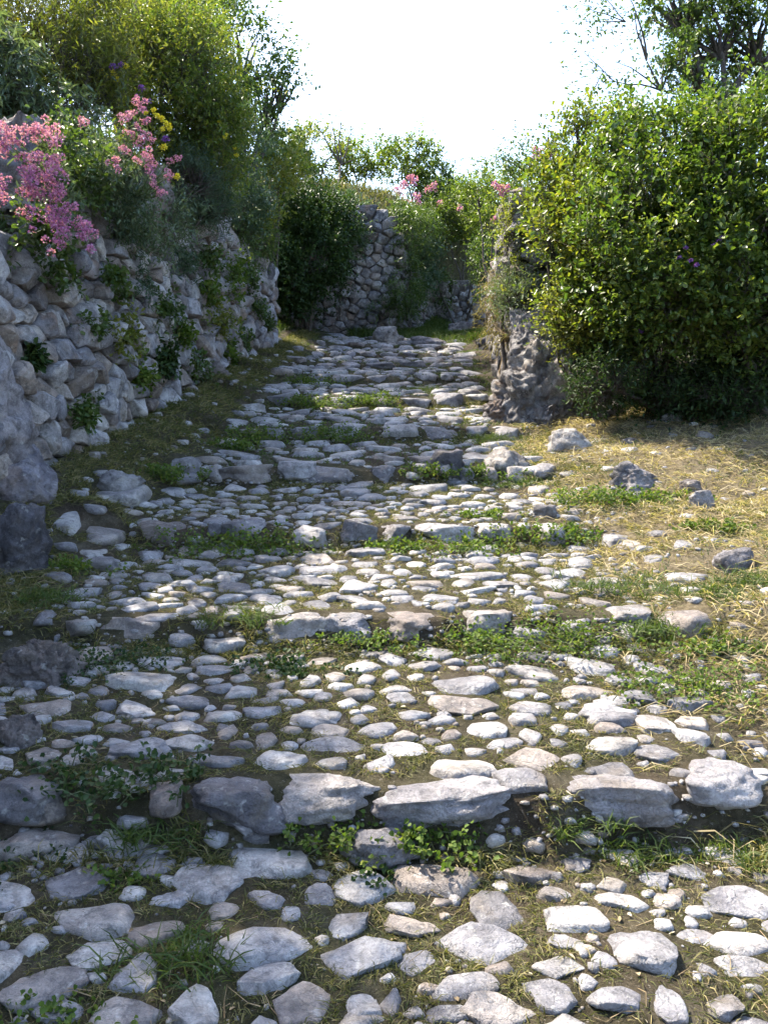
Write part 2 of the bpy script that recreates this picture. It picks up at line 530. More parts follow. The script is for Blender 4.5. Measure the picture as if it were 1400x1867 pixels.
M['straw'] = leaf_mat('blade_straw', (0.18, 0.14, 0.07), (0.35, 0.28, 0.155), (0.50, 0.43, 0.28), 0.3, 0.65, 0.2)
M['pink'] = leaf_mat('petal_pink', (0.36, 0.11, 0.31), (0.50, 0.21, 0.45), (0.65, 0.39, 0.60), 0.35, 0.6, 0.2)
M['yellow'] = leaf_mat('petal_yellow', (0.55, 0.42, 0.03), (0.72, 0.60, 0.05), (0.75, 0.66, 0.16), 0.35, 0.6, 0.2)
M['purple'] = leaf_mat('petal_purple', (0.12, 0.04, 0.26), (0.22, 0.09, 0.42), (0.30, 0.15, 0.5), 0.35, 0.6, 0.2)
M['litter'] = leaf_mat('dead_leaf', (0.10, 0.065, 0.035), (0.26, 0.20, 0.12), (0.50, 0.46, 0.38), 0.15, 0.8, 0.2)

# ---------------------------------------------------------------- ground sheet and the stepped path cut out of it
def grow(a, b, step, ratio=1.22):
    out = [a]
    sgn = 1 if b > a else -1
    while (b - out[-1]) * sgn > 0:
        step *= ratio
        out.append(out[-1] + sgn * step)
    return out[1:]

gx = np.concatenate([grow(-3.0, -180, 0.05)[::-1], np.arange(-3.0, 2.6, 0.036), [2.6], grow(2.6, 180, 0.05)])
gy = np.concatenate([grow(1.2, -60, 0.04)[::-1], np.arange(1.2, 6.6, 0.028), np.arange(6.6, 19.0, 0.045), [19.0], grow(19.0, 240, 0.07)])
GX, GY = np.meshgrid(gx, gy)
GZ = height(GX, GY)
gverts = np.stack([GX.ravel(), GY.ravel(), GZ.ravel()], 1)
nx, ny = len(gx), len(gy)
gi = (np.arange(ny - 1)[:, None] * nx + np.arange(nx - 1)[None]).ravel()
gfaces = np.stack([gi, gi + 1, gi + nx + 1, gi + nx], 1)
fx = gverts[gfaces].mean(1)
edge_n = 0.22 * fbm2(fx[:, 0], fx[:, 1], 0.8, 2, 77)
def path_left(y): return np.interp(y, [0, 5, 8, 12, 14.2], [-1.75, -1.75, -1.6, -1.25, -1.1])
def path_right(y): return np.interp(y, [0, 3, 5, 8, 12, 14.2], [1.75, 1.6, 1.35, 1.05, 1.2, 1.25])
on_path = (fx[:, 1] > 0.9) & (fx[:, 1] < 14.1) & (fx[:, 0] > path_left(fx[:, 1]) + edge_n) & (fx[:, 0] < path_right(fx[:, 1]) + edge_n)

X, Y = gverts[:, 0], gverts[:, 1]
nn1 = fbm2(X, Y, 0.7, 4, 61)
dryness = sstep(0.75, 1.5, X + 0.35 * nn1) * sstep(2.0, 4.0, Y) * sstep(9.0, 8.0, Y) * 0.95 + 0.35 * sstep(0.1, 0.5, nn1) * sstep(-0.6, 0.5, X)
hillm = sstep(0.1, 0.3, wall_x(Y) - X)
terrm = sstep(0.1, 0.4, Y - back_y(X))
dryness = np.clip(dryness * (1 - hillm) + 0.6 * terrm, 0, 1)
mossy = np.clip(0.45 + 0.9 * fbm2(X, Y, 0.5, 4, 66), 0, 1) * (1 - 0.75 * sstep(0.9, 1.4, X))
mossy = np.clip(mossy + 0.8 * hillm + 0.7 * sstep(13.8, 14.6, Y), 0, 1)

def submesh(name, mask):
    f = gfaces[mask]
    used, inv = np.unique(f.ravel(), return_inverse=True)
    return mk(name, gverts[used], inv.reshape(-1, 4), M['soil'], extra={'dry': dryness[used], 'moss': mossy[used]})

ground = tag(submesh('ground', ~on_path), kind='structure')
path = tag(submesh('stone_path', on_path), kind='structure')

# ---------------------------------------------------------------- paving stones of the path
# x, y, width, length, height proud of the soil, turn in degrees
COBBLES = [(-0.94,2.9,0.108,0.059,0.014,0),(-0.83,2.92,0.089,0.061,0.014,0),(-0.72,2.89,0.185,0.102,0.024,0),(-1.02,2.81,0.123,0.068,0.016,0),
 (-0.92,2.79,0.094,0.056,0.014,0),(-0.82,2.74,0.195,0.107,0.025,0),(-0.67,2.78,0.155,0.085,0.02,0),(-0.55,2.85,0.082,0.078,0.014,0),
 (-0.41,2.8,0.076,0.095,0.014,0),(-0.48,2.77,0.084,0.046,0.014,0),(-0.56,2.69,0.178,0.098,0.023,0),(-0.2,2.89,0.161,0.089,0.017,0),
 (-0.17,2.78,0.207,0.114,0.027,0),(-0.45,2.98,0.141,0.077,0.015,0),(-0.25,2.96,0.19,0.104,0.025,0),(-0.02,2.77,0.056,0.031,0.014,0),
 (-1,2.71,0.083,0.072,0.014,0),(-1.02,2.66,0.099,0.055,0.014,0),(-1.08,2.5,0.188,0.103,0.024,0),(-0.69,2.61,0.102,0.084,0.014,0),
 (-0.35,2.68,0.2,0.11,0.026,0),(-1.06,2.44,0.234,0.163,0.03,0),(-0.87,2.44,0.092,0.057,0.014,0),(-0.76,2.45,0.092,0.051,0.014,0),
 (-0.79,2.43,0.167,0.114,0.022,0),(-0.41,2.44,0.117,0.084,0.015,0),(-0.51,2.42,0.058,0.073,0.014,60),(-0.96,2.39,0.14,0.124,0.018,0),
 (-0.39,2.43,0.075,0.041,0.014,0),(-0.75,2.4,0.182,0.1,0.022,8),(-0.68,2.34,0.121,0.105,0.016,0),(-0.57,2.35,0.069,0.04,0.014,0),
 (-0.33,2.36,0.253,0.166,0.033,0),(-0.86,2.26,0.207,0.119,0.027,0),(-0.48,2.26,0.227,0.125,0.029,-8),(-0.7,2.21,0.084,0.046,0.014,0),
 (-0.6,2.2,0.114,0.063,0.015,12),(-0.44,2.16,0.075,0.094,0.014,0),(-0.32,2.19,0.106,0.063,0.014,0),(-0.77,2.11,0.236,0.131,0.031,0),
 (-0.59,2.08,0.182,0.1,0.024,18),(-0.9,2.01,0.067,0.063,0.014,35),(-0.97,2,0.035,0.019,0.014,0),(-1.04,2.17,0.061,0.033,0.014,0),
 (-0.73,1.99,0.161,0.088,0.021,0),(-0.32,2.03,0.245,0.135,0.032,0),(-0.11,2.12,0.17,0.103,0.022,0),(-0.08,2,0.218,0.12,0.028,8),
 (-0.6,1.92,0.142,0.104,0.018,28),(-0.83,1.87,0.218,0.12,0.028,10),(-0.44,1.85,0.137,0.157,0.018,0),(-0.3,1.92,0.162,0.089,0.021,10),
 (-0.2,1.84,0.137,0.115,0.018,20),(-0.05,1.85,0.098,0.123,0.014,-20),(-0.78,1.82,0.129,0.071,0.017,0),(-0.61,1.8,0.191,0.105,0.025,0),
 (-0.06,1.8,0.127,0.07,0.017,0),(-0.97,2.12,0.022,0.018,0.014,0),(-0.16,2.05,0.043,0.024,0.014,0),(-0.72,1.92,0.027,0.025,0.014,0),
 (0.11,2.98,0.11,0.061,0.014,0),(0.22,2.98,0.05,0.04,0.014,0),(0.34,2.89,0.185,0.114,0.024,0),(0.24,2.84,0.086,0.056,0.014,25),
 (0.51,2.82,0.081,0.097,0.014,0),(0.07,2.75,0.14,0.093,0.018,0),(0.23,2.63,0.268,0.147,0.035,0),(0.82,2.98,0.201,0.11,0.026,0),
 (0.8,2.9,0.117,0.065,0.015,0),(0.96,2.92,0.123,0.136,0.016,0),(0.78,2.8,0.208,0.115,0.027,0),(0.93,2.74,0.144,0.115,0.019,0),
 (0.62,2.69,0.064,0.08,0.014,0),(0.73,2.63,0.205,0.113,0.027,0),(0.97,2.62,0.084,0.049,0.014,0),(0.45,2.55,0.209,0.115,0.027,0),
 (1.29,2.85,0.087,0.048,0.014,0),(1.3,2.8,0.066,0.047,0.014,0),(1.13,2.67,0.063,0.035,0.014,0),(1.22,2.68,0.118,0.069,0.015,0),
 (1.21,2.62,0.089,0.05,0.014,0),(0.05,2.41,0.116,0.081,0.015,0),(0.34,2.41,0.058,0.046,0.014,0),(0.16,2.3,0.247,0.136,0.032,0),
 (0.43,2.32,0.152,0.084,0.02,0),(0.57,2.35,0.097,0.072,0.014,0),(0.5,2.3,0.036,0.035,0.014,0),(0.2,2.22,0.035,0.039,0.014,0),
 (0.9,2.34,0.121,0.067,0.016,12),(1,2.23,0.201,0.139,0.026,-8),(0.65,2.27,0.102,0.061,0.014,0),(0.49,2.24,0.116,0.064,0.015,0),
 (0.66,2.2,0.137,0.076,0.018,0),(0.75,2.24,0.039,0.021,0.014,0),(0.83,2.25,0.047,0.048,0.014,0),(0.87,2.18,0.091,0.052,0.014,0),
 (0.75,2.11,0.066,0.036,0.014,0),(0.05,2.19,0.084,0.046,0.014,0),(0.07,2.11,0.147,0.081,0.019,0),(0.31,2.16,0.166,0.158,0.022,0),
 (0.25,2.03,0.249,0.137,0.032,-14),(0.52,2.12,0.156,0.086,0.02,0),(0.46,2.04,0.107,0.059,0.014,-20),(0.54,2.04,0.036,0.028,0.014,0),
 (0.66,2.01,0.19,0.172,0.025,0),(0.83,2.07,0.101,0.065,0.014,0),(0.92,2.04,0.164,0.09,0.021,0),(0.03,2.03,0.064,0.035,0.014,0),
 (0.08,1.97,0.097,0.074,0.014,0),(0.01,1.92,0.041,0.022,0.014,0),(0.43,1.94,0.13,0.071,0.017,0),(0.19,1.88,0.166,0.091,0.022,8),
 (0.29,1.93,0.075,0.041,0.014,0),(0.11,1.88,0.066,0.036,0.014,0),(0.39,1.86,0.125,0.1,0.016,-20),(0.55,1.84,0.124,0.08,0.016,15),
 (0.66,1.83,0.084,0.105,0.014,0),(0.8,1.94,0.048,0.048,0.014,0),(0.91,1.96,0.131,0.072,0.017,0),(0.8,1.84,0.081,0.094,0.014,0),
 (0.9,1.89,0.06,0.035,0.014,0),(0.02,1.84,0.059,0.071,0.014,0),(0.14,1.8,0.102,0.056,0.014,0),(0.27,1.8,0.166,0.091,0.022,0),
 (-1.88,5.38,0.07,0.087,0.014,0),(-1.7,5.41,0.333,0.416,0.036,0),(-1.86,5.56,0.09,0.112,0.014,0),(-1.48,6.18,0.24,0.287,0.031,0),
 (-1.06,6.06,0.196,0.224,0.026,0),(-1.28,6.07,0.059,0.074,0.014,0),(-1.46,5.78,0.281,0.155,0.026,0),(-1.28,5.81,0.17,0.125,0.022,0),
 (-1.8,4.81,0.203,0.254,0.026,0),(-1.71,4.97,0.145,0.08,0.018,0),(-1.64,4.88,0.239,0.298,0.031,0),(-1.55,5.17,0.134,0.091,0.017,0),
 (-1.52,5.33,0.156,0.086,0.018,0),(-1.45,5.52,0.143,0.079,0.018,0),(-1.46,5.09,0.216,0.119,0.013,0),(-1.74,4.56,0.134,0.168,0.017,0),
 (-1.6,4.62,0.197,0.168,0.026,0),(-1.57,4.49,0.243,0.16,0.032,0),(-1.51,4.8,0.11,0.137,0.014,0),(-1.1,4.93,0.089,0.111,0.014,0),
 (-1,5.37,0.157,0.107,0.02,0),(-1.06,5.64,0.147,0.081,0.019,0),(-1.18,5.52,0.108,0.103,0.014,0),(-1.33,5.4,0.123,0.073,0.016,0),
 (-1.16,5.26,0.12,0.084,0.016,0),(-0.84,5.48,0.178,0.101,0.023,0),(-0.74,5.81,0.132,0.147,0.017,0),(-0.69,5.6,0.109,0.136,0.014,0),
 (-0.54,5.72,0.13,0.162,0.017,0),(-0.7,6.02,0.234,0.129,0.024,0),(-0.42,5.45,0.212,0.119,0.028,0),(-0.2,6.21,0.241,0.261,0.031,0),
 (-0.2,5.6,0.273,0.15,0.035,0),(-0.28,6.08,0.177,0.098,0.022,0),(-0.5,5.14,0.117,0.094,0.015,0),(-0.34,5.07,0.149,0.115,0.019,0),
 (-0.13,5.14,0.151,0.097,0.02,0),(-1.34,4.76,0.187,0.234,0.024,0),(-1.12,4.8,0.141,0.17,0.018,0),(-0.83,4.58,0.195,0.108,0.025,0),
 (-0.7,4.54,0.089,0.1,0.014,0),(-0.58,4.45,0.19,0.146,0.025,0),(-0.37,4.66,0.183,0.221,0.024,0),(-0.14,4.78,0.25,0.173,0.033,0),
 (-0.31,4.45,0.263,0.145,0.034,0),(-0.09,4.54,0.149,0.144,0.019,0),(-1.42,4.56,0.164,0.09,0.021,0),(-1.07,4.6,0.241,0.133,0.019,0),
 (-1.16,4.49,0.162,0.089,0.021,0),(-1.41,4.46,0.132,0.073,0.017,0),(-1.62,4.16,0.123,0.08,0.016,0),(-1.45,4.17,0.137,0.081,0.018,0),
 (-1.35,4.22,0.069,0.086,0.014,0),(-1.3,4.02,0.073,0.091,0.014,0),(-1.23,4.36,0.057,0.072,0.014,0),(-0.98,4.31,0.085,0.106,0.014,0),
 (-0.76,4.36,0.057,0.062,0.014,0),(-0.84,4.39,0.115,0.063,0.015,0),(-1.02,4.2,0.152,0.084,0.02,0),(-0.75,4.15,0.164,0.148,0.021,0),
 (-1,4.04,0.08,0.077,0.014,0),(-1.11,4.02,0.119,0.066,0.015,0),(-0.63,4.22,0.069,0.07,0.014,0),(-0.46,4.12,0.149,0.082,0.019,0),
 (-0.26,4.02,0.119,0.141,0.016,0),(-0.18,4.25,0.105,0.117,0.014,0),(-0.3,4.3,0.085,0.05,0.014,0),(-0.74,3.96,0.17,0.093,0.022,0),
 (-1.13,3.81,0.176,0.097,0.022,0),(-1.01,3.87,0.141,0.077,0.018,0),(-0.48,3.79,0.144,0.134,0.019,0),(-0.78,3.77,0.075,0.091,0.014,0),
 (-1.01,3.71,0.184,0.101,0.014,0),(-1.51,3.69,0.085,0.107,0.014,0),(-1.34,3.66,0.134,0.133,0.017,0),(-1.43,3.62,0.03,0.038,0.014,0),
 (-0.8,3.65,0.061,0.049,0.014,0),(-0.55,3.51,0.117,0.101,0.015,0),(-0.54,3.36,0.073,0.091,0.014,0),(-0.26,3.48,0.139,0.174,0.018,0),
 (-0.7,3.37,0.169,0.093,0.022,0),(-0.74,3.47,0.139,0.076,0.014,0),(-0.96,3.26,0.295,0.162,0.036,0),(-0.9,3.45,0.04,0.041,0.014,0),
 (-0.77,3.2,0.129,0.094,0.017,0),(-0.73,3.11,0.172,0.095,0.022,0),(-0.63,3.2,0.118,0.065,0.015,0),(-0.67,3.26,0.087,0.048,0.01,0),
 (-0.54,3.15,0.137,0.076,0.018,0),(-0.42,3.21,0.081,0.073,0.014,0),(-0.29,3.25,0.098,0.115,0.014,0),(-0.19,3.3,0.099,0.124,0.014,0),
 (-0.07,3.27,0.088,0.089,0.014,0),(-0.18,3.19,0.107,0.059,0.014,0),(-0.4,3.13,0.094,0.052,0.014,0),(-0.34,3.07,0.113,0.065,0.015,0),
 (-0.92,3.05,0.164,0.136,0.021,0),(-1.05,3.09,0.078,0.097,0.014,0),(-0.83,2.92,0.069,0.072,0.014,0),(-0.45,2.98,0.121,0.066,0.016,0),
 (-0.24,2.96,0.185,0.102,0.024,0),(-0.06,3.03,0.081,0.064,0.014,0),(-0.57,3.03,0.061,0.034,0.014,0),(-0.28,3.14,0.105,0.058,0.014,0),
 (-0.23,3.1,0.083,0.046,0.014,0),(-0.56,2.87,0.078,0.058,0.014,0),(-0.1,3.14,0.126,0.069,0.016,0),(0.32,6.07,0.256,0.233,0.033,0),
 (0.22,6.29,0.122,0.152,0.016,0),(0.53,6.26,0.182,0.113,0.024,0),(0.16,6.22,0.141,0.116,0.018,0),(0.05,5.79,0.094,0.114,0.014,0),
 (0.2,5.55,0.162,0.089,0.021,0),(0.14,5.22,0.17,0.093,0.019,0),(0.33,5.62,0.183,0.105,0.024,0),(0.51,5.83,0.151,0.083,0.019,0),
 (0.58,5.59,0.163,0.114,0.021,0),(0.75,6.11,0.119,0.124,0.015,0),(1.1,6.05,0.157,0.196,0.02,0),(1.05,5.78,0.15,0.107,0.019,0),
 (0.79,5.3,0.19,0.122,0.025,0),(1.12,6.34,0.164,0.134,0.021,0),(0.16,4.54,0.127,0.128,0.016,0),(0.1,4.37,0.115,0.097,0.015,0),
 (0.02,4.47,0.073,0.092,0.014,0),(0.29,4.37,0.144,0.079,0.019,0),(0.21,4.21,0.18,0.099,0.02,0),(0.49,4.38,0.259,0.142,0.023,0),
 (0.72,4.4,0.13,0.118,0.017,0),(0.87,4.48,0.118,0.093,0.015,0),(0.91,4.31,0.142,0.078,0.018,0),(0.19,4.8,0.126,0.116,0.016,0),
 (0.36,4.83,0.111,0.078,0.014,0),(0.53,4.61,0.196,0.108,0.026,0),(0.82,4.83,0.126,0.118,0.016,0),(0.73,4.67,0.107,0.09,0.014,0),
 (0.26,3.99,0.211,0.116,0.021,0),(0.02,4.17,0.082,0.09,0.014,0),(0.55,3.95,0.072,0.088,0.014,0),(0.67,4.06,0.121,0.072,0.016,0),
 (0.83,4.04,0.147,0.081,0.019,0),(0.71,3.86,0.191,0.105,0.025,0),(1.36,4.96,0.243,0.268,0.032,0),(1.39,4.77,0.141,0.174,0.018,0),
 (1.59,4.88,0.112,0.106,0.015,0),(1.65,4.62,0.121,0.118,0.016,0),(1.45,4.51,0.111,0.101,0.014,0),(1.45,4.67,0.122,0.067,0.016,0),
 (1.53,4.24,0.265,0.146,0.034,0),(1.46,4.14,0.095,0.052,0.014,0),(1.82,4.68,0.092,0.115,0.014,0),(1.12,3.82,0.227,0.186,0.03,0),
 (1.44,3.86,0.076,0.096,0.014,0),(0.05,4.04,0.133,0.073,0.015,0),(1.56,3.64,0.072,0.075,0.014,0),(1.27,3.6,0.06,0.075,0.014,0),
 (0.5,3.63,0.06,0.047,0.014,0),(0.46,3.52,0.094,0.089,0.014,0),(0.31,3.46,0.115,0.063,0.015,0),(0.17,3.4,0.153,0.097,0.02,0),
 (0.04,3.46,0.127,0.109,0.016,0),(0.03,3.32,0.089,0.111,0.014,0),(0.32,3.24,0.271,0.212,0.035,0),(0.62,3.36,0.225,0.131,0.029,0),
 (0.64,3.52,0.129,0.082,0.017,0),(0.76,3.53,0.106,0.058,0.014,0),(0.87,3.42,0.206,0.144,0.027,0),(1.11,3.4,0.136,0.12,0.018,0),
 (1.06,3.29,0.099,0.079,0.014,0),(0.77,3.2,0.231,0.127,0.03,0),(0.55,3.19,0.118,0.069,0.015,0),(0.46,3.36,0.079,0.067,0.014,0),
 (0.06,3.18,0.139,0.076,0.016,0),(0.07,3.1,0.14,0.077,0.018,0),(0.28,3.06,0.257,0.141,0.022,0),(0.55,3.04,0.174,0.106,0.023,0),
 (0.68,3.08,0.072,0.055,0.014,0),(0.83,3,0.202,0.111,0.026,0),(0.97,2.93,0.128,0.124,0.017,0),(0.22,2.98,0.05,0.04,0.014,0),
 (0.11,2.98,0.11,0.061,0.014,0),(1.38,3.5,0.07,0.087,0.014,0),(1.34,3.25,0.076,0.079,0.014,0),(1.41,3.17,0.053,0.048,0.014,0),
 (1.46,3.28,0.077,0.082,0.014,0),(1.11,3.6,0.096,0.079,0.014,0),]
# riser, x, y, width, foot z, top z, layered
STEPS = [(1,-0.46,2.43,0.272,0.296,0.324,0),(1,-0.17,2.44,0.331,0.323,0.355,1),(1,0.22,2.44,0.449,0.274,0.295,1),(1,0.74,2.45,0.376,0.293,0.275,0),
 (1,1.08,2.46,0.251,0.265,0.287,0),(1,-1.11,2.42,0.215,0.251,0.241,0),(2,-1.12,3.61,0.394,0.455,0.502,0),(2,-0.41,3.63,0.379,0.421,0.509,0),
 (2,-0.19,3.63,0.312,0.539,0.541,0),(2,0.11,3.64,0.277,0.489,0.544,0),(2,0.45,3.65,0.29,0.53,0.549,0),(3,-1.31,4.89,0.293,0.689,0.746,0),
 (3,-0.81,4.91,0.332,0.764,0.824,0),(3,-0.43,4.92,0.257,0.725,0.758,0),(3,-0.14,4.93,0.225,0.714,0.756,0),(3,0.35,4.95,0.394,0.711,0.77,0),
 (3,0.66,4.97,0.226,0.741,0.775,0),(3,0.06,4.94,0.193,0.706,0.744,0),(4,-1.47,6.15,0.246,0.958,1.023,0),(4,-1.04,6.18,0.458,0.971,1.042,0),
 (4,-0.66,6.2,0.319,1.037,1.114,0),(4,-0.44,6.21,0.661,0.876,1.031,0),(4,0,6.24,0.25,0.925,0.995,0),(4,-1.25,6.16,0.199,0.932,1.002,0),]
rnd = random.Random(11)
OX0, OY0, OC = -2.6, 1.0, 0.015
occ = np.zeros((int(14.0 / OC), int(5.4 / OC)), dtype=bool)
def occ_mark(x, y, a, b, rot=0.0, grow_=0.0):
    a += grow_; b += grow_
    r = max(a, b)
    i0, i1 = int((y - r - OY0) / OC), int((y + r - OY0) / OC) + 2
    j0, j1 = int((x - r - OX0) / OC), int((x + r - OX0) / OC) + 2
    i0, j0 = max(i0, 0), max(j0, 0)
    if i1 <= i0 or j1 <= j0: return
    sub = occ[i0:i1, j0:j1]
    yy, xx = np.mgrid[i0:i0 + sub.shape[0], j0:j0 + sub.shape[1]]
    dx = xx * OC + OX0 - x; dy = yy * OC + OY0 - y
    c, s = math.cos(rot), math.sin(rot)
    sub |= ((dx * c + dy * s) / a) ** 2 + ((-dx * s + dy * c) / b) ** 2 < 1
def occ_at(x, y):
    i = np.clip(((np.asarray(y) - OY0) / OC).astype(int), 0, occ.shape[0] - 1)
    j = np.clip(((np.asarray(x) - OX0) / OC).astype(int), 0, occ.shape[1] - 1)
    return occ[i, j]

# step edge stones
def riser_shift(x, y):
    for _ in range(3):
        s = -0.13 * float(fbm2(np.array([x]), np.array([y]), 0.5, 3, 5)[0])
        yy = y + s
    return yy
for (i, x, y, w, z0, z1, kd) in STEPS:
    y = riser_shift(x, y)
    v, f = stone_verts(4, 300 + int(x * 100) + i, p=3.4 if not kd else 3.0, cuts=5, flat=0.62, rough=0.22 if not kd else 0.26, facets=5,
                       fine=0.06, strata=0.16 if kd else 0.04, pits=0.07)
    ln = max(0.20, 0.5 * w) * rnd.uniform(0.85, 1.1)
    gz = h1(x, y + 0.22)
    zt = min(max(z1, gz + 0.03), gz + 0.075)
    z0 = 0.5 * (z0 + RISERS[i][1])
    hh = max(zt - z0, 0.08) + 0.05
    if i == 1:
        w *= 1.2; zt = gz + 0.035; hh = min(hh, 0.15)
    v = v / [np.abs(v[:, 0]).max(), np.abs(v[:, 1]).max(), np.abs(v[:, 2]).max()] * [w * 0.53, ln / 2, hh / 2]
    o = mk('step_stone', v, f, M['step'], path)
    o.location = (x, y + ln * 0.36, zt - hh * 0.48)
    o.rotation_euler = (R(rnd.uniform(-4, 4)), R(rnd.uniform(-5, 5)), R(rnd.uniform(-8, 8)))
    occ_mark(x, y + ln * 0.36, w * 0.52, ln * 0.52)
for i, (ry, z0, z1) in enumerate(RISERS):
    x = -1.45 + rnd.uniform(0, 0.2)
    if i == 0: continue
    while x < np.interp(ry, [2, 5, 9, 14], [1.5, 1.15, 1.0, 1.1]):
        w = rnd.uniform(0.16, 0.42) if i > 4 else rnd.uniform(0.10, 0.26)
        y = riser_shift(x + w / 2, ry + SKEW[i] * (x + w / 2) + 0.02)
        if i == 1 and x < -0.75:
            x += 0.1
            continue
        if occ_at([x + w - 0.03], [y + 0.1])[0]: w = rnd.uniform(0.07, 0.12)
        if x > path_left(y) - 0.05 and not occ_at([x + w / 2], [y + 0.1])[0] and not occ_at([x + .03], [y + 0.1])[0] and rnd.random() < (0.92 if i > 4 else 0.9):
            v, f = stone_verts(3, 900 + int(x * 100) + i * 50, p=3.0, cuts=5, flat=0.6, rough=0.22, fine=0.06, strata=0.05, facets=4)
            ln = min(rnd.uniform(0.2, 0.32), 1.3 * w)
            hh = min((z1 - z0) * rnd.uniform(0.8, 1.1) + 0.08, 0.55 * w + 0.05)
            zt = h1(x + w / 2, y + 0.2) + rnd.uniform(0.005, 0.04)
            v = v / [np.abs(v[:, 0]).max(), np.abs(v[:, 1]).max(), np.abs(v[:, 2]).max()]
            o = mk('step_stone', v * [w * 0.53, ln / 2, hh / 2], f, M['step'], path)
            o.location = (x + w / 2, y + ln * 0.33, zt - hh * 0.46)
            o.rotation_euler = (R(rnd.uniform(-5, 5)), R(rnd.uniform(-5, 5)), R(rnd.uniform(-8, 8)))
            occ_mark(x + w / 2, y + ln * 0.33, w * 0.5, ln * 0.5)
        x += w + rnd.uniform(0.0, 0.06)

# cobbles
VAR = []
for k in range(30):
    v, f = stone_verts(3, 4000 + k, p=rnd.choice([2.2, 2.5, 3.0]), cuts=rnd.choice([4, 5, 6, 7]), flat=rnd.choice([0.36, 0.44, 0.54]),
                       rough=rnd.uniform(0.14, 0.26), fine=rnd.uniform(0.03, 0.07), strata=0.05 if k % 4 == 0 else 0.0, pits=0.06 if k % 3 == 0 else 0.025, facets=rnd.choice([2, 4, 6]))
    v = v / [np.abs(v[:, 0]).max(), np.abs(v[:, 1]).max(), v[:, 2].max()]
    VAR.append((v, f))
spots = []
for (x, y, w, l, hp, rot) in COBBLES:
    spots.append((x, y, w * 1.04, l, hp, rot + rnd.uniform(-6, 6)))
    occ_mark(x, y, w * 0.5, l * 0.5, R(rot))
def try_fill(n, y0, y1, wfun, xlo, xhi, lens, gap):
    for _ in range(n):
        y = rnd.uniform(y0, y1)
        x = rnd.uniform(float(xlo(y)), float(xhi(y)))
        w = wfun(); l = w * rnd.uniform(*lens)
        a = np.linspace(0, 6.28, 13)[:-1]
        px = x + np.cos(a) * (w * 0.5 + gap); py = y + np.sin(a) * (l * 0.5 + gap)
        if occ_at(px, py).any() or occ_at([x], [y])[0]:
            continue
        occ_mark(x, y, w * 0.5, l * 0.5)
        spots.append((x, y, w, l, min(max(0.14 * w, 0.010), 0.036) * rnd.uniform(0.8, 1.3), rnd.uniform(-14, 14)))
pl = lambda y: path_left(y) + 0.25
pr = lambda y: path_right(y) - 0.08
try_fill(900, 5.9, 14.1, lambda: rnd.uniform(0.22, 0.36), pl, pr, (0.5, 0.8), 0.012)
try_fill(3500, 5.6, 14.1, lambda: rnd.uniform(0.13, 0.22), pl, pr, (0.55, 0.9), 0.008)
try_fill(4500, 5.2, 14.1, lambda: rnd.uniform(0.07, 0.13), pl, pr, (0.6, 0.9), 0.006)
try_fill(4000, 1.2, 5.6, lambda: rnd.uniform(0.13, 0.22), pl, lambda y: 1.15, (0.5, 0.8), 0.002)
try_fill(6000, 1.2, 5.6, lambda: rnd.uniform(0.08, 0.14), pl, lambda y: 1.15, (0.5, 0.95), 0.002)
try_fill(5000, 1.2, 5.6, lambda: rnd.uniform(0.045, 0.08), pl, lambda y: 1.25, (0.55, 0.95), 0.002)
try_fill(260, 2.4, 7.6, lambda: 0.03 + 0.13 * rnd.random() ** 2, lambda y: 1.1, lambda y: 2.7, (0.6, 1.0), 0.03)
try_fill(160, 3.4, 12.0, lambda: 0.04 + 0.10 * rnd.random() ** 2, lambda y: wall_x(y) + 0.1, lambda y: path_left(y) + 0.3, (0.6, 1.0), 0.03)
try_fill(2500, 1.2, 5.6, lambda: rnd.uniform(0.025, 0.05), pl, lambda y: 1.5, (0.6, 1.0), 0.008)
spots.sort(key=lambda s: -s[2] * (s[3] * 0.4 + s[4]) / (s[1] ** 2))
vmesh = []
for k, (v, f) in enumerate(VAR):
    o = mk('cobble', v, f, M['cobble'])
    vmesh.append(o.data)
    bpy.data.objects.remove(o)
rest = Acc()
vlow = [stone_verts(2, 4500 + k, p=2.5, cuts=5, flat=0.55, rough=0.22, fine=0.05, facets=4) for k in range(16)]
vlow = [(v / [np.abs(v[:, 0]).max(), np.abs(v[:, 1]).max(), v[:, 2].max()], f) for v, f in vlow]
hz = height(np.array([s[0] for s in spots]), np.array([s[1] for s in spots]))
for q, (x, y, w, l, hp, rot) in enumerate(spots):
    sz = max(0.22 * min(w, l), hp * 1.35)
    rx, ry_, rz = R(5 + rnd.uniform(-7, 7)), R(rnd.uniform(-7, 7)), R(rot + (180 if rnd.random() < 0.5 else 0))
    if q < 300:
        hp *= 0.85
        link('cobble', vmesh[q % 30], path, (x, y, hz[q] + hp - sz), (rx, ry_, rz), (w * 0.57, l * 0.62, sz))
    else:
        v, f = vlow[q % 16]
        mt = np.array(Matrix.Rotation(rz, 3, 'Z') @ Matrix.Rotation(ry_, 3, 'Y') @ Matrix.Rotation(rx, 3, 'X'))
        rest.add((v * [w * 0.57, l * 0.62, sz]) @ mt.T + [x, y, hz[q] + hp - sz], f)
tag(rest.build('small_cobbles', M['cobble_small'], path), kind='stuff')

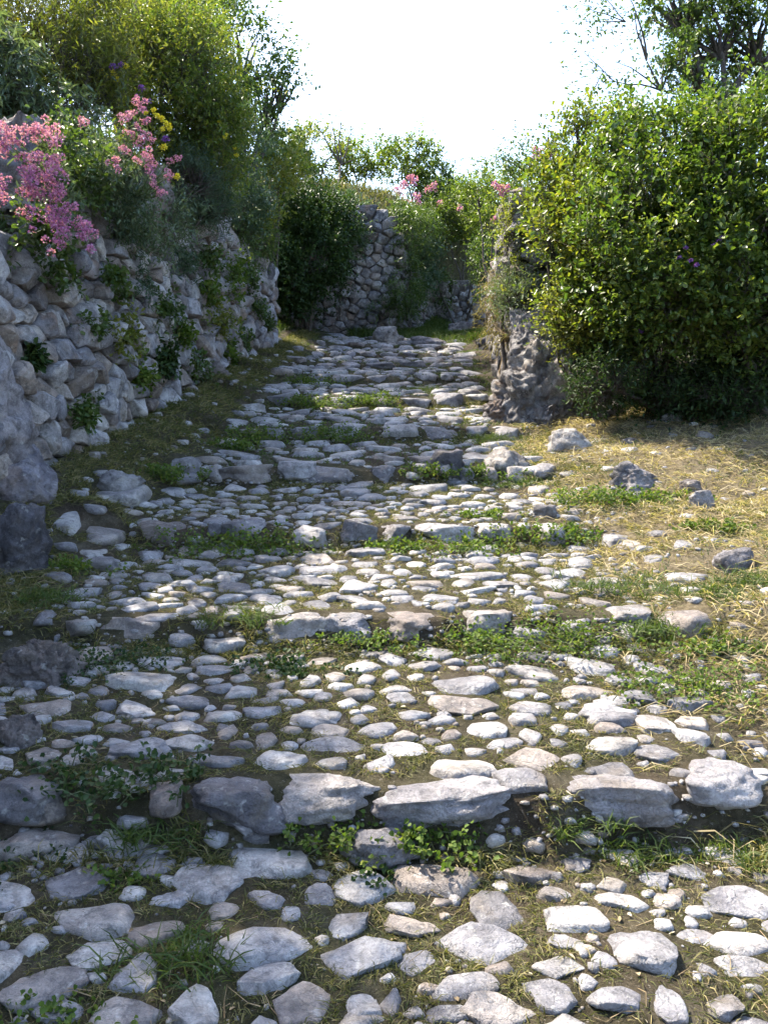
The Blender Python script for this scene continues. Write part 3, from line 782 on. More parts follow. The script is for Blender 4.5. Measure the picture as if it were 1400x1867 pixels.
# ---------------------------------------------------------------- boulders lying beside the path
def boulder(label, x, y, z, sx, sy, sz, seed, mat='boulder', sub=5, rotz=0.0, sink=0.3, rough=0.22, pits=0.10, strata=0.05, name='boulder', p=2.4, flat=0.75, fine=0.07, cat='rock'):
    v, f = stone_verts(sub, seed, p=p, cuts=7, flat=flat, rough=rough, facets=10, fine=fine, strata=strata, pits=pits)
    o = mk(name, v * [sx * 1.08, sy * 1.08, sz * 1.08], f, M[mat])
    if z is None:
        z = h1(x, y) + sz * (0.72 - 2 * 0.72 * sink)
    o.location = (x, y, z)
    o.rotation_euler = (R(rnd.uniform(-6, 6)), R(rnd.uniform(-6, 6)), rotz)
    occ_mark(x, y, sx * 0.9, sy * 0.9)
    return tag(o, label, cat)
boulder('dark craggy rock top leaning against the right wall end', 1.46, 8.62, 2.05, 0.256, 0.279, 0.384, 2, 'boulder', pits=0.15)
boulder('dark boulder at the left edge beside the cobbled path', -1.86, 4.25, 0.75, 0.179, 0.188, 0.259, 3, 'dark_rock', pits=0.12)
boulder('black pitted boulder at left edge, lower and wider than the one above it', -1.38, 3.34, 0.43, 0.180, 0.135, 0.163, 4, 'dark_rock', pits=0.2,rough=0.3)
boulder('small purplish rock at the left edge in front of the pitted boulder', -1.25, 2.80, 0.37, 0.085, 0.064, 0.085, 5, 'dark_rock')
boulder('blue-black angular rock in the green weeds on the right bank', 1.70, 5.74, 0.92, 0.205, 0.154, 0.158, 6, 'dark_rock', p=2.0,flat=0)
boulder('dark rounded rock at the right edge with grass around it', 1.82, 4.35, 0.67, 0.129, 0.097, 0.084, 7, 'dark_rock', sub=4)
boulder('low brown-black rock beside the weeds right of the step, left one of two', 0.48, 6.35, 0.99, 0.155, 0.117, 0.154, 8, 'dark_rock', sub=4)
boulder('tilted dark rock with pale rim, right one of two beside the step', 0.92, 6.47, 1.01, 0.182, 0.137, 0.123, 9, 'boulder', sub=4)
boulder('small dark rock in weeds right of the middle step', 1.01, 5.28, 0.79, 0.090, 0.068, 0.073, 10, 'dark_rock', sub=4)
boulder('layered pale stone half buried in the straw below the rock heap', 1.51, 6.91, 1.12, 0.194, 0.146, 0.146, 11, 'boulder', strata=0.12,sub=4)
boulder('grey rock in the shade right of the rock heap', 2.03, 7.89, 1.37, 0.206, 0.155, 0.153, 12, 'boulder', sub=4)
boulder('small pointed grey stone in the straw under the dark shrub', 2.46, 7.31, 1.30, 0.137, 0.103, 0.092, 13, 'boulder', sub=4)
boulder('small blocky grey stone lying in the straw near right edge', 2.46, 6.60, 1.17, 0.099, 0.074, 0.084, 14, 'boulder', sub=4)
boulder('brownish upright stone right of the blue-black angular rock', 1.99, 5.28, 0.87, 0.084, 0.063, 0.084, 15, 'rusty_rock', sub=4)
boulder('flat dark stone on the straw above the brownish upright stone', 2.03, 5.61, 0.93, 0.089, 0.067, 0.060, 16, 'dark_rock', sub=4)
boulder('rounded blue-grey boulder under the dark shrub', -1.23, 15.07, 2.84, 0.321, 0.241, 0.296, 17, 'boulder', sub=4)
boulder('pale striped boulder lying at the top of the path', 0.04, 13.60, 2.37, 0.331, 0.248, 0.239, 18, 'boulder', sub=4,strata=0.1)
boulder('jagged grey rock in the grass at the top of the path', 1.35, 15.48, 2.58, 0.269, 0.201, 0.225, 19, 'boulder', sub=4,pits=0.15)
boulder('squared dark block at the top right corner of the path', 1.54, 12.92, 2.24, 0.220, 0.165, 0.148, 20, 'dark_rock', sub=4,p=5)
boulder('low flat rock in the grass right of the pale striped boulder', 0.64, 13.48, 2.30, 0.358, 0.268, 0.126, 21, 'boulder', sub=4)
boulder('round dark stone against the foot of the left wall', -1.74, 8.91, 1.74, 0.133, 0.101, 0.140, 22, 'dark_rock', sub=4)
boulder('dark stone sunk in the weeds below the nearest step', 0.00, 2.41, 0.17, 0.125, 0.093, 0.074, 23, 'dark_rock', sub=4)
boulder('broad weathered stone at the foot of the left bank', -1.66, 5.39, 0.92, 0.167, 0.125, 0.131, 24, 'boulder', sub=4)

# heap of rough rock at the foot of the right wall end, several blocks grown together
hb = np.array([1.44, 8.25, h1(1.44, 8.05)])
heap = thing('rock_heap', 'rough lichen-crusted rock heap at the foot of the right wall end', 'rock', tuple(hb))
for k, (dx, dy, dz, sx, sy, sz) in enumerate([(-0.10, -0.10, 0.16, 0.34, 0.32, 0.34), (0.22, -0.06, 0.22, 0.26, 0.26, 0.34), (0.02, 0.10, 0.46, 0.26, 0.26, 0.30),
                                              (-0.32, -0.02, 0.08, 0.20, 0.24, 0.20), (0.40, 0.02, 0.12, 0.20, 0.22, 0.26), (-0.06, 0.20, 0.72, 0.19, 0.2, 0.24), (0.06, -0.30, 0.0, 0.22, 0.16, 0.16)]):
    v, f = stone_verts(5, 2100 + k, p=2.4, cuts=6, flat=0, rough=0.30, fine=0.12, strata=0.10, pits=0.14, facets=9)
    o = mk('rock', v * [sx, sy, sz], f, M['rusty_rock'], heap)
    o.location = (dx, dy, dz)
    o.rotation_euler = (R(rnd.uniform(-25, 25)), R(rnd.uniform(-25, 25)), R(rnd.uniform(0, 360)))
occ_mark(1.44, 8.2, 0.45, 0.35)

# ---------------------------------------------------------------- rubble walls, stone by stone
def clip_poly(poly, p, q):
    """keep the part of poly nearer to p than to q"""
    m = (p + q) / 2; n = q - p
    out = []
    d = (poly - m) @ n
    for i in range(len(poly)):
        j = (i + 1) % len(poly)
        if d[i] <= 0: out.append(poly[i])
        if (d[i] < 0) != (d[j] < 0) and d[i] != d[j]:
            t = d[i] / (d[i] - d[j])
            out.append(poly[i] + t * (poly[j] - poly[i]))
    return np.array(out)

def chaikin(p, n=2):
    for _ in range(n):
        q = np.roll(p, -1, axis=0)
        p = np.stack([p * 0.9 + q * 0.1, p * 0.1 + q * 0.9], 1).reshape(-1, 2)
    return p

def rubble_wall(name, label, frame, s0, s1, bot, top, rmin, rmax, aniso, seed, limit, keep=None, view_w=None, extra_thick=0.2, proud=0.07, mat='wall'):
    """frame(s, t, d) -> world point; stones are the cells of an uneven dart-thrown pattern"""
    rng = np.random.default_rng(seed)
    root = thing(name, label, 'wall', tuple(np.round(np.asarray(frame(np.array([s0]), np.array([bot(s0)]), np.array([0.0])))[0], 3)))
    base = np.array(root.location)
    pts, rad = [], []
    for _ in range(14000):
        s = rng.uniform(s0, s1); b, tt = bot(s), top(s)
        t = rng.uniform(b, tt)
        r = rng.uniform(rmin, rmax) * (1.15 - 0.3 * (t - b) / (tt - b))
        if _ > 8000: r = rmin * 0.62
        p = np.array([s / aniso, t])
        if pts and (np.hypot(*(np.array(pts) - p).T) < (np.array(rad) + r) * 0.5 * 1.05).any():
            continue
        pts.append(p); rad.append(r)
    pts = np.array(pts)
    cells = []
    for i, p in enumerate(pts):
        R_ = rmax * 0.85
        poly = p + np.array([[-R_, -R_], [R_, -R_], [R_, R_], [-R_, R_]])
        near = np.nonzero((np.abs(pts - p) < R_ * 3.2).all(1))[0]
        for j in near:
            if j != i and len(poly) > 2:
                poly = clip_poly(poly, p, pts[j])
        if len(poly) < 3: continue
        c = poly.mean(0)
        poly = c + (poly - c) * rng.uniform(0.94, 1.0)
        poly = chaikin(poly, 1)
        poly[:, 0] *= aniso
        cells.append((poly, c * [aniso, 1]))
    items = []
    for poly, c in cells:
        s, t = c
        if not (s0 <= s <= s1): continue
        if keep is not None and not keep(s, t): continue
        size = np.ptp(poly[:, 0]) * np.ptp(poly[:, 1])
        w = size * (view_w(s) if view_w else 1.0)
        items.append((w, poly, c))
    items.sort(key=lambda q: -q[0])
    rest = Acc()
    for n, (w, poly, c) in enumerate(items):
        k = len(poly)
        pr = proud * rng.uniform(0.35, 1.25)
        rings = [(1.0, -extra_thick), (1.0, 0.2), (0.95, 0.75), (0.80, 1.0), (0.58, 1.0), (0.30, 1.0)]
        span = max(np.ptp(poly[:, 1]), 0.08)
        planes = rng.normal(size=(3, 2)) * 0.38; poff = rng.uniform(0.0, 0.16, 3) * span
        V = []
        for sc, d in rings:
            q = c + (poly - c) * sc
            dep = np.minimum.reduce([(q - c) @ planes[a] + poff[a] for a in range(3)]) + pr
            V.append(np.stack([q[:, 0], q[:, 1], np.full(k, d) if d < 0 else np.maximum(dep, -0.04) - (1 - d) * 0.055], 1))
        V.append(np.array([[c[0], c[1], pr + poff.min()]]))
        V = np.concatenate(V)
        off = rng.uniform(-30, 30, 3)
        nz = np.stack([fbm(V * 7 + off + 11 * a, 3, a + 1) for a in range(3)], 1)
        V = V + nz * [0.030, 0.030, 0.030]
        W = np.asarray(frame(V[:, 0], V[:, 1], V[:, 2]))
        f4 = []
        for r_ in range(len(rings) - 1):
            a = r_ * k + np.arange(k); b = r_ * k + (np.arange(k) + 1) % k
            f4.append(np.stack([a, b, b + k, a + k], 1))
        a = (len(rings) - 1) * k + np.arange(k); b = (len(rings) - 1) * k + (np.arange(k) + 1) % k
        f3 = np.stack([a, b, np.full(k, len(V) - 1)], 1)
        if n < limit:
            o = mk('stone', W - base, [f3, np.concatenate(f4)], M[mat], root)
            o.data.set_sharp_from_angle(angle=R(24))
        else:
            rest.f3.append(f3 + rest.n)
            rest.add(W, np.concatenate(f4))
    if rest.n:
        tag(rest.build('stones', M['wall_small'], root, base), kind='stuff')
    # chinking: small stones wedged in the joints
    ch = Acc()
    small = [stone_verts(1, 7000 + k, flat=0, rough=0.2) for k in range(8)]
    for _ in range(int(len(items) * 2.2)):
        poly, c = items[rng.integers(len(items))][1:]
        e = poly[rng.integers(len(poly))]
        r = rng.uniform(0.018, 0.05)
        v, f = small[rng.integers(8)]
        q = np.asarray(frame(np.array([e[0]]), np.array([e[1]]), np.array([rng.uniform(-0.06, 0.0)])))[0]
        ch.add(v * [r, r * rng.uniform(.7, 1.5), r * rng.uniform(.6, 1)] + q, f)
    tag(ch.build('chinking_stones', M['wall_small'], root, base), kind='stuff')
    return root

def left_frame(s, t, d):
    b = np.interp(s, [2, 4.9, 12], [0.5, 1.0, 2.1])
    return np.stack([wall_x(s) + d - 0.05 * (t - b), s - 0.09 * d, t], 1)
_fs = np.linspace(1.5, 12.6, 80)
_fz = height(wall_x(_fs) + 0.05, _fs)
left_bot = lambda s: float(np.interp(s, _fs, _fz)) - 0.08
left_top = lambda s: float(wall_top(s)) + 0.12 * math.sin(s * 2.1) + 0.08 * math.sin(s * 5.3) - 0.06 - 0.5 * max(0, s - 11.6)
rubble_wall('rubble_wall', 'long rough grey limestone rubble wall along the left side of the path', left_frame, 2.4, 12.35, left_bot, left_top,
            0.11, 0.24, 1.5, 5, 300, view_w=lambda s: (1 / s ** 2) * (1 if s > 4.0 else 0.02), proud=0.10)

BW = np.array([[-2.4, 14.42], [0.22, 15.2], [0.95, 17.4], [2.4, 18.0]])
BL = np.concatenate([[0], np.cumsum(np.hypot(*np.diff(BW, axis=0).T))])
def poly_frame(PW, PL, side):
    seg = np.diff(PW, axis=0); seg = seg / np.hypot(*seg.T)[:, None]
    nor = np.stack([seg[:, 1], -seg[:, 0]], 1) * side
    mid = (PL[:-1] + PL[1:]) / 2
    def fr(s, t, d):
        x = np.interp(s, PL, PW[:, 0]); y = np.interp(s, PL, PW[:, 1])
        i = np.clip(np.searchsorted(PL, s) - 1, 0, len(seg) - 1)
        n = nor[i]
        return np.stack([x + n[:, 0] * d, y + n[:, 1] * d, t], 1)
    return fr
back_frame = poly_frame(BW, BL, 1)
_bs = np.linspace(0, BL[-1], 60)
_bp = back_frame(_bs, _bs * 0, _bs * 0 + 0.25)
_bz = height(_bp[:, 0], _bp[:, 1])
_bq = back_frame(_bs, _bs * 0, _bs * 0 - 0.6)
_bt = height(_bq[:, 0], _bq[:, 1])
back_bot = lambda s: float(np.interp(s, _bs, _bz)) - 0.12
back_top = lambda s: float(np.interp(s, [0, 1.2, 2.3, 2.6, 2.75, 3.6, 6], [4.3, 4.45, 4.5, 4.42, 4.0, 3.5, 3.6])) + 0.06 * math.sin(s * 9) + 0.05 * math.sin(s * 21)
rubble_wall('ruined_wall', 'ruined rubble wall with a small plaque, facing down the path at its top', back_frame, 0.1, BL[-1], back_bot, back_top,
            0.12, 0.21, 1.2, 8, 260, proud=0.08, mat='back_wall')

RW = np.array([[2.7, 9.0], [1.36, 8.9], [1.31 + 0.08 * 4.6, 13.5]])
RL = np.concatenate([[0], np.cumsum(np.hypot(*np.diff(RW, axis=0).T))])
right_frame = poly_frame(RW, RL, -1)
_rs = np.linspace(0, RL[-1], 60)
_rp = right_frame(_rs, _rs * 0, _rs * 0 + 0.2)
_rz = height(_rp[:, 0], _rp[:, 1])
right_bot = lambda s: float(np.interp(s, _rs, _rz)) - 0.1
right_top = lambda s: 3.34 + 0.05 * math.sin(s * 6) - 0.10 * max(0, s - 2.0)
rubble_wall('wall_end', 'dark crumbling wall end standing at the left edge of the glossy shrubs', right_frame, 0.2, RL[-1], right_bot, right_top,
            0.17, 0.28, 1.3, 12, 150, proud=0.11, mat='rusty_rock')

# lilac grey bedrock that the left wall is built on
boulder('big smooth lilac-grey rock outcrop under the left wall at the left edge', -2.38, 4.70, 1.18, 0.34, 0.82, 0.74, 51, 'outcrop', sub=6, name='rock_outcrop', rough=0.34, pits=0.10, strata=0.07, p=2.3, flat=0, fine=0.10)
boulder('small lower knob of lilac rock below the big outcrop', -2.16, 5.02, 0.98, 0.24, 0.36, 0.26, 52, 'outcrop', sub=5, name='rock_outcrop', rough=0.25, pits=0.08, flat=0)
boulder('grey rock face showing between flowers above the left wall', -2.52, 5.9, 2.95, 0.34, 0.62, 0.44, 53, 'outcrop', sub=5, name='rock', rough=0.3, pits=0.15, strata=0.12, flat=0)
boulder('weathered rock on top of the left wall below the bluish bush', -2.0, 7.75, 3.18, 0.20, 0.42, 0.36, 54, 'boulder', sub=5, name='rock', rough=0.28, pits=0.15, strata=0.08, flat=0)

# small plaque on the ruined wall, pale rim round a ruled face of raised bars
pc = (-0.285, 15.202, 3.734)
pq = thing('plaque', 'small grey plaque fixed to the ruined wall', 'plaque', pc)
pq.rotation_euler = (R(-4), R(9), R(15))
def boxv(cx, cy, cz, sx, sy, sz):
    v = np.array([[a, b, c] for a in (-1, 1) for b in (-1, 1) for c in (-1, 1)], float) * [sx / 2, sy / 2, sz / 2] + [cx, cy, cz]
    f = np.array([[0, 1, 3, 2], [4, 6, 7, 5], [0, 4, 5, 1], [2, 3, 7, 6], [0, 2, 6, 4], [1, 5, 7, 3]])
    return v, f
slab = mk('slab', *boxv(0, 0, 0, 0.225, 0.05, 0.25), M['plaque'], pq, smooth=False)
for (cx, cz, sx, sz) in ((0, .125, .25, .022), (0, -.125, .25, .022), (-.115, 0, .022, .228), (.115, 0, .022, .228)):
    mk('rim', *boxv(cx, -0.02, cz, sx, 0.045, sz), M['wall'], slab, smooth=False)
for k in range(5):
    mk('raised_bar', *boxv(0.012, -0.032, 0.075 - k * 0.037, 0.13, 0.016, 0.013), M['wall'], slab, smooth=False)

# ---------------------------------------------------------------- foliage
LEAFCOUNT = [0]
def foliage(lobes, cover, ll, lw, seed, twig=0.22, per=9, gap=0.0, gscale=0.35, shell=0.5, upb=0.25, shape=0, droop=0.0, stems=True, out=0.7):
    rng = np.random.default_rng(seed)
    lobes = np.array(lobes, float)
    rad = lobes[:, 3:6]
    area = 4 * math.pi * ((rad[:, 0] * rad[:, 1]) ** 1.6 / 3 + (rad[:, 0] * rad[:, 2]) ** 1.6 / 3 + (rad[:, 1] * rad[:, 2]) ** 1.6 / 3) ** (1 / 1.6)
    nt = int(cover * area.sum() / (ll * lw * 0.55) / per)
    idx = rng.choice(len(lobes), nt, p=area / area.sum())
    u = unit(rng.normal(size=(nt, 3)))
    r = shell + (1 - shell) * rng.random(nt) ** 0.7
    lump = 1 + 0.30 * fbm(lobes[idx, :3] + u * 1.7, 3, seed)
    shoot = rng.random(nt) < 0.10
    r = np.where(shoot, rng.uniform(0.95, 1.18, nt), r)
    o = lobes[idx, :3] + u * rad[idx] * (r * lump)[:, None]
    keep = np.ones(nt, bool)
    for k in range(len(lobes)):
        q = np.linalg.norm((o - lobes[k, :3]) / rad[k], axis=1)
        keep &= (q > shell * 0.9) | (idx == k)
    if gap > 0:
        keep &= fbm(o / gscale + seed, 2, seed + 3) > (gap - 0.5) * 0.8
    gz = height(o[:, 0], o[:, 1], False)
    keep &= o[:, 2] > gz - 0.02
    o, u, shoot = o[keep], u[keep], shoot[keep]
    nt = len(o)
    d = unit(u * out + rng.normal(size=(nt, 3)) * 0.5 + np.array([0, 0, upb]) + shoot[:, None] * np.array([0, 0, 0.5]))
    tl = twig * rng.uniform(0.6, 1.3, nt) * np.where(shoot, 1.5, 1.0)
    t = np.tile(np.linspace(0.12, 1.0, per), nt) + rng.uniform(-0.05, 0.05, nt * per)
    D = np.repeat(d, per, 0); O = np.repeat(o, per, 0); TL = np.repeat(tl, per)
    P = O + D * (TL * t)[:, None]
    P[:, 2] -= droop * (TL * t) ** 2 / twig
    side = unit(np.cross(D, rng.normal(size=D.shape)))
    ld = unit(D * 0.55 + side * 0.9 + np.array([0, 0, 0.15 - droop]))
    L = ll * rng.uniform(0.45, 1.35, len(P))
    v, f = leaves(P, ld, L, L * (lw / ll), rng, shape=shape)
    LEAFCOUNT[0] += len(P)
    tv = tf = None
    if stems and shape != 2:
        a = o - d * (tl * 0.4)[:, None]; b = o + d * (tl * 0.95)[:, None]
        s1 = unit(np.cross(d, rng.normal(size=d.shape))) * 0.0022; s2 = unit(np.cross(d, s1)) * 0.0022
        tv = np.stack([a + s1, a - s1 * .5 + s2, a - s1 * .5 - s2, b], 1).reshape(-1, 3)
        i = np.arange(nt)[:, None] * 4
        tf = np.concatenate([i + np.array([[0, 1, 3]]), i + np.array([[1, 2, 3]]), i + np.array([[2, 0, 3]])])
    return v, f, tv, tf, o, d

def branches(acc, base, targets, r0, rng, sides=6, kink=0.08, n=7):
    for tgt in targets:
        tgt = np.asarray(tgt, float)
        L = np.linalg.norm(tgt - base)
        t = np.linspace(0, 1, n)[:, None]
        bow = np.array([rng.uniform(-1, 1), rng.uniform(-1, 1), 0.5]) * 0.18 * L
        P = base + (tgt - base) * t + bow * (t * (1 - t)) * 1.6 + rng.normal(size=(n, 3)) * kink * L * 0.35 * t * (1 - t) * 2
        acc.add(*tube(P, r0 * (1 - 0.8 * t[:, 0]), sides))

def plant(name, label, cat, lobes, mat, cover=2.2, ll=0.045, lw=0.02, seed=1, base=None, r0=0.03, limbs=14, group=None, young=None, bark='bark', trunk='stem', crown='crown', **kw):
    rng = np.random.default_rng(seed + 1000)
    lobes = [tuple(l) for l in lobes]
    if base is None:
        c = np.array(lobes)[:, :3].mean(0)
        base = (c[0], c[1])
    bz = h1(base[0], base[1])
    B = np.array([base[0], base[1], bz - 0.03 if len(base) < 3 else base[2]])
    root = thing(name, label, cat, tuple(B), group)
    v, f, tv, tf, o, d = foliage(lobes, cover, ll, lw, seed, **kw)
    mk(crown, v - B, f, M[mat], root, smooth=False)
    if young:
        v, f = foliage(lobes, cover * 0.55, ll, lw, seed + 7, **{**kw, 'gap': 0.60, 'gscale': 0.22, 'shell': 0.85})[:2]
        mk('young_shoots', v - B, f, M[young], root, smooth=False)
    acc = Acc()
    # main limbs to the lobe centres, then to twig roots
    for l in lobes:
        c = np.array(l[:3])
        branches(acc, B + rng.normal(size=3) * [0.04, 0.04, 0], [c], r0, rng)
        near = np.nonzero(np.linalg.norm((o - c) / np.array(l[3:6]), axis=1) < 1.1)[0]
        if len(near):
            branches(acc, c - (c - B) * 0.15, o[rng.choice(near, min(limbs, len(near)), replace=False)], r0 * 0.4, rng, 4, n=5)
    if tv is not None:
        acc.add(tv, tf)
    acc.build(trunk, M[bark], root, B)
    return root

G_L = 'shrubs growing above the left wall'
G_B = 'shrubs behind the ruined wall'
G_R = 'glossy shrubs on the right of the path'
# --- left bank, near to far
plant('shrub', 'large bright yellow-green shrub on top of the left wall behind the pink flowers', 'shrub',
      [(-1.977, 8.78, 4.383, 0.508, 0.601, 0.695), (-2.465, 9.364, 4.946, 0.51, 0.51, 0.51), (-1.779, 8.923, 3.963, 0.274, 0.397, 0.52), (-2.202, 9.593, 5.138, 0.464, 0.406, 0.348)], 'leaf_bright', 2.1, 0.042, 0.017, 21, young='leaf_yellow', base=(-2.2, 8.5), group=G_L, gap=0.36, twig=0.28)
plant('tree', 'dark green tree with ragged crown against the sky, above the left wall', 'tree',
      [(-1.925, 12.247, 6.062, 0.459, 0.504, 0.548), (-1.518, 12.154, 5.402, 0.341, 0.4, 0.459), (-2.511, 12.876, 6.946, 0.479, 0.456, 0.433), (-1.307, 12.286, 5.62, 0.194, 0.217, 0.239), (-1.976, 12.461, 5.427, 0.425, 0.517, 0.608)], 'leaf_mid', 1.5, 0.06, 0.032, 22, base=(-2.0, 11.6), r0=0.06, group=None, shape=2, gap=0.5, twig=0.35, gscale=0.45, trunk='trunk')
plant('shrub', 'bluish green shrub below the ragged tree at the end of the left wall', 'shrub',
      [(-1.741, 11.099, 4.357, 0.355, 0.399, 0.444), (-1.909, 10.936, 4.635, 0.268, 0.335, 0.402), (-1.773, 10.607, 3.73, 0.328, 0.296, 0.263)], 'leaf_blue', 2.4, 0.045, 0.02, 23, group=G_L, shape=2, gap=0.35)
plant('shrub', 'yellow-green leafy shrub between the left wall end and the dark shrub', 'shrub',
      [(-1.634, 12.313, 4.373, 0.266, 0.293, 0.319), (-1.718, 12.057, 3.993, 0.239, 0.232, 0.224), (-1.493, 12.774, 4.78, 0.299, 0.291, 0.283)], 'leaf_yellow', 2.2, 0.06, 0.035, 24, group=G_L, shape=2, gap=0.35)
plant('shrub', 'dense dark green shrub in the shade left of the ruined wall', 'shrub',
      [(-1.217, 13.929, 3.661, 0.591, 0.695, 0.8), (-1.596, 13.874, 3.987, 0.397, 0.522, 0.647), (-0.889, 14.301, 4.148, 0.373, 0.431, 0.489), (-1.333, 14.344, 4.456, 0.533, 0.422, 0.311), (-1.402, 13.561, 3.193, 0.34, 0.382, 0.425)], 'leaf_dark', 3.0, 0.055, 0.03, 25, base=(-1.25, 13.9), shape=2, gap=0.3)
plant('shrub', 'shaggy grey-green shrub with drooping leaves at the upper left edge', 'shrub',
      [(-2.72, 6.781, 3.816, 0.309, 0.278, 0.247), (-3.05, 6.799, 3.938, 0.371, 0.371, 0.371), (-2.469, 6.864, 3.686, 0.209, 0.199, 0.188)], 'leaf_grey', 2.2, 0.075, 0.018, 26, group=G_L, gap=0.35, droop=0.5)
plant('shrub', 'tall feathery yellow-green weeds filling the top left corner', 'plant',
      [(-2.921, 7.7, 4.604, 0.556, 0.44, 0.325), (-2.545, 8.121, 4.725, 0.392, 0.367, 0.343), (-2.614, 7.442, 4.207, 0.361, 0.293, 0.225), (-2.335, 7.848, 4.217, 0.214, 0.25, 0.286), (-2.504, 7.603, 3.916, 0.278, 0.255, 0.232), (-3.008, 7.748, 4.228, 0.329, 0.282, 0.235)], 'leaf_yellow', 1.7, 0.06, 0.012, 27, base=(-3.2, 7.4), group=G_L, gap=0.4, upb=0.9, twig=0.35)
plant('tree', 'very dark tree at the top of the picture behind the bright shrub', 'tree',
      [(-3.39, 14.498, 7.707, 0.739, 0.63, 0.522), (-3.999, 14.534, 7.965, 0.695, 0.608, 0.522), (-2.956, 14.571, 8.223, 0.695, 0.608, 0.522)], 'leaf_dark', 1.8, 0.06, 0.03, 28, base=(-3.9, 13.4), r0=0.09, shape=2, gap=0.4, trunk='trunk')
plant('bush', 'soft blue-grey feathery bush hanging over the left wall top', 'bush',
      [(-1.806, 8.247, 3.465, 0.203, 0.183, 0.163), (-1.731, 8.739, 3.372, 0.184, 0.168, 0.151)], 'leaf_blue', 2.6, 0.05, 0.006, 29, gap=0.3, twig=0.2, per=12, base=(-2.1, 8.0))
plant('bush', 'green fern-like bush drooping at the far end of the left wall', 'bush',
      [(-1.708, 10.566, 3.438, 0.25, 0.204, 0.158), (-1.643, 11.379, 3.481, 0.198, 0.198, 0.198)], 'leaf_mid', 2.2, 0.05, 0.014, 30, droop=0.4, gap=0.3, base=(-1.85, 10.8))
# --- terrace behind the ruined wall
plant('shrub', 'yellow-green shrub right behind the bare sapling on the terrace', 'shrub', [(-1.275, 18.863, 6.431, 0.556, 0.51, 0.464), (-1.641, 19.105, 6.717, 0.469, 0.445, 0.422)], 'leaf_yellow', 1.8, 0.07, 0.035, 31, group=G_B, shape=2, gap=0.42)
plant('shrub', 'bright rounded shrub in the middle of the terrace skyline', 'shrub', [(-0.359, 19.488, 6.57, 0.599, 0.515, 0.431), (-0.711, 19.266, 6.422, 0.474, 0.438, 0.403)], 'leaf_bright', 1.8, 0.07, 0.035, 32, group=G_B, shape=2, gap=0.42)
plant('shrub', 'light green shrub with upright shoots right of the skyline middle', 'shrub', [(0.41, 19.056, 6.369, 0.492, 0.492, 0.492), (0.838, 19.475, 6.475, 0.383, 0.455, 0.527)], 'leaf_bright', 1.6, 0.07, 0.035, 33, group=G_B, shape=2, gap=0.42, upb=0.7)
plant('shrub', 'low green shrub sloping down to the sky gap', 'shrub', [(1.113, 18.999, 5.963, 0.422, 0.387, 0.352), (1.391, 18.734, 5.513, 0.464, 0.406, 0.348)], 'leaf_mid', 1.8, 0.07, 0.035, 34, group=G_B, shape=2, gap=0.4)
plant('shrub', 'dull green shrub at the left end of the terrace below the ragged tree', 'shrub', [(-1.721, 16.933, 5.633, 0.469, 0.443, 0.417), (-1.901, 17.216, 6.206, 0.422, 0.401, 0.38)], 'leaf_mid', 1.8, 0.065, 0.03, 35, group=G_B, shape=2, gap=0.4)
plant('shrub', 'green shrub hanging over the right side of the ruined wall', 'shrub', [(0.626, 16.73, 4.187, 0.459, 0.417, 0.376), (0.461, 16.356, 3.682, 0.471, 0.44, 0.41), (0.201, 15.991, 3.243, 0.362, 0.311, 0.261)], 'leaf_blue', 2.0, 0.06, 0.025, 36, base=(0.55, 16.0), shape=2, gap=0.35)
plant('shrub', 'grassy green mound of plants between terrace and wall end', 'shrub', [(1.69, 18.182, 5.179, 0.563, 0.53, 0.496), (1.12, 18.047, 4.937, 0.56, 0.482, 0.403), (2.055, 17.41, 4.713, 0.368, 0.4, 0.433)], 'leaf_bright', 1.9, 0.07, 0.018, 37, group=G_B, shape=2, gap=0.35, upb=0.6)
plant('shrub', 'dark green shrub filling the hollow under the terrace edge', 'shrub', [(1.088, 17.347, 3.546, 0.326, 0.305, 0.283), (1.906, 16.48, 3.848, 0.268, 0.412, 0.556)], 'leaf_mid', 2.0, 0.06, 0.025, 38, shape=2, gap=0.35)
plant('shrub', 'bushy green shrub on the skyline right of the sky gap', 'shrub', [(1.783, 14.836, 5.083, 0.457, 0.357, 0.256), (1.97, 14.179, 4.717, 0.333, 0.315, 0.298), (1.598, 15.228, 4.997, 0.282, 0.254, 0.226)], 'leaf_bright', 2.0, 0.055, 0.025, 39, shape=2, gap=0.38)
plant('shrub', 'dark reddish green shrub on the skyline behind the golden bush', 'shrub', [(1.925, 12.056, 4.705, 0.326, 0.289, 0.252), (2.125, 11.567, 4.813, 0.283, 0.248, 0.212)], 'leaf_mid', 1.6, 0.05, 0.025, 40, shape=2, gap=0.48)
plant('shrub', 'pale bluish plant spilling over the face of the ruined wall left of the plaque', 'plant', [(-0.56, 15.003, 4.113, 0.28, 0.252, 0.224), (-0.805, 15.253, 4.458, 0.322, 0.275, 0.227), (-0.966, 15.605, 4.804, 0.386, 0.28, 0.174), (-0.587, 15.806, 4.799, 0.294, 0.206, 0.117)], 'leaf_blue', 2.0, 0.06, 0.02, 55, base=(-0.8, 15.0), shape=2, gap=0.35)
plant('shrub', 'tangled green growth down the right edge of the ruined wall', 'plant', [(0.4, 15.324, 4.242, 0.286, 0.381, 0.476), (0.67, 16.588, 4.613, 0.371, 0.361, 0.35), (0.146, 15.694, 4.72, 0.311, 0.233, 0.156), (0.36, 15.102, 3.38, 0.265, 0.416, 0.568), (-0.094, 14.934, 2.902, 0.15, 0.15, 0.15)], 'leaf_mid', 1.8, 0.07, 0.014, 56, base=(0.45, 15.8), shape=2, gap=0.4, droop=0.4)
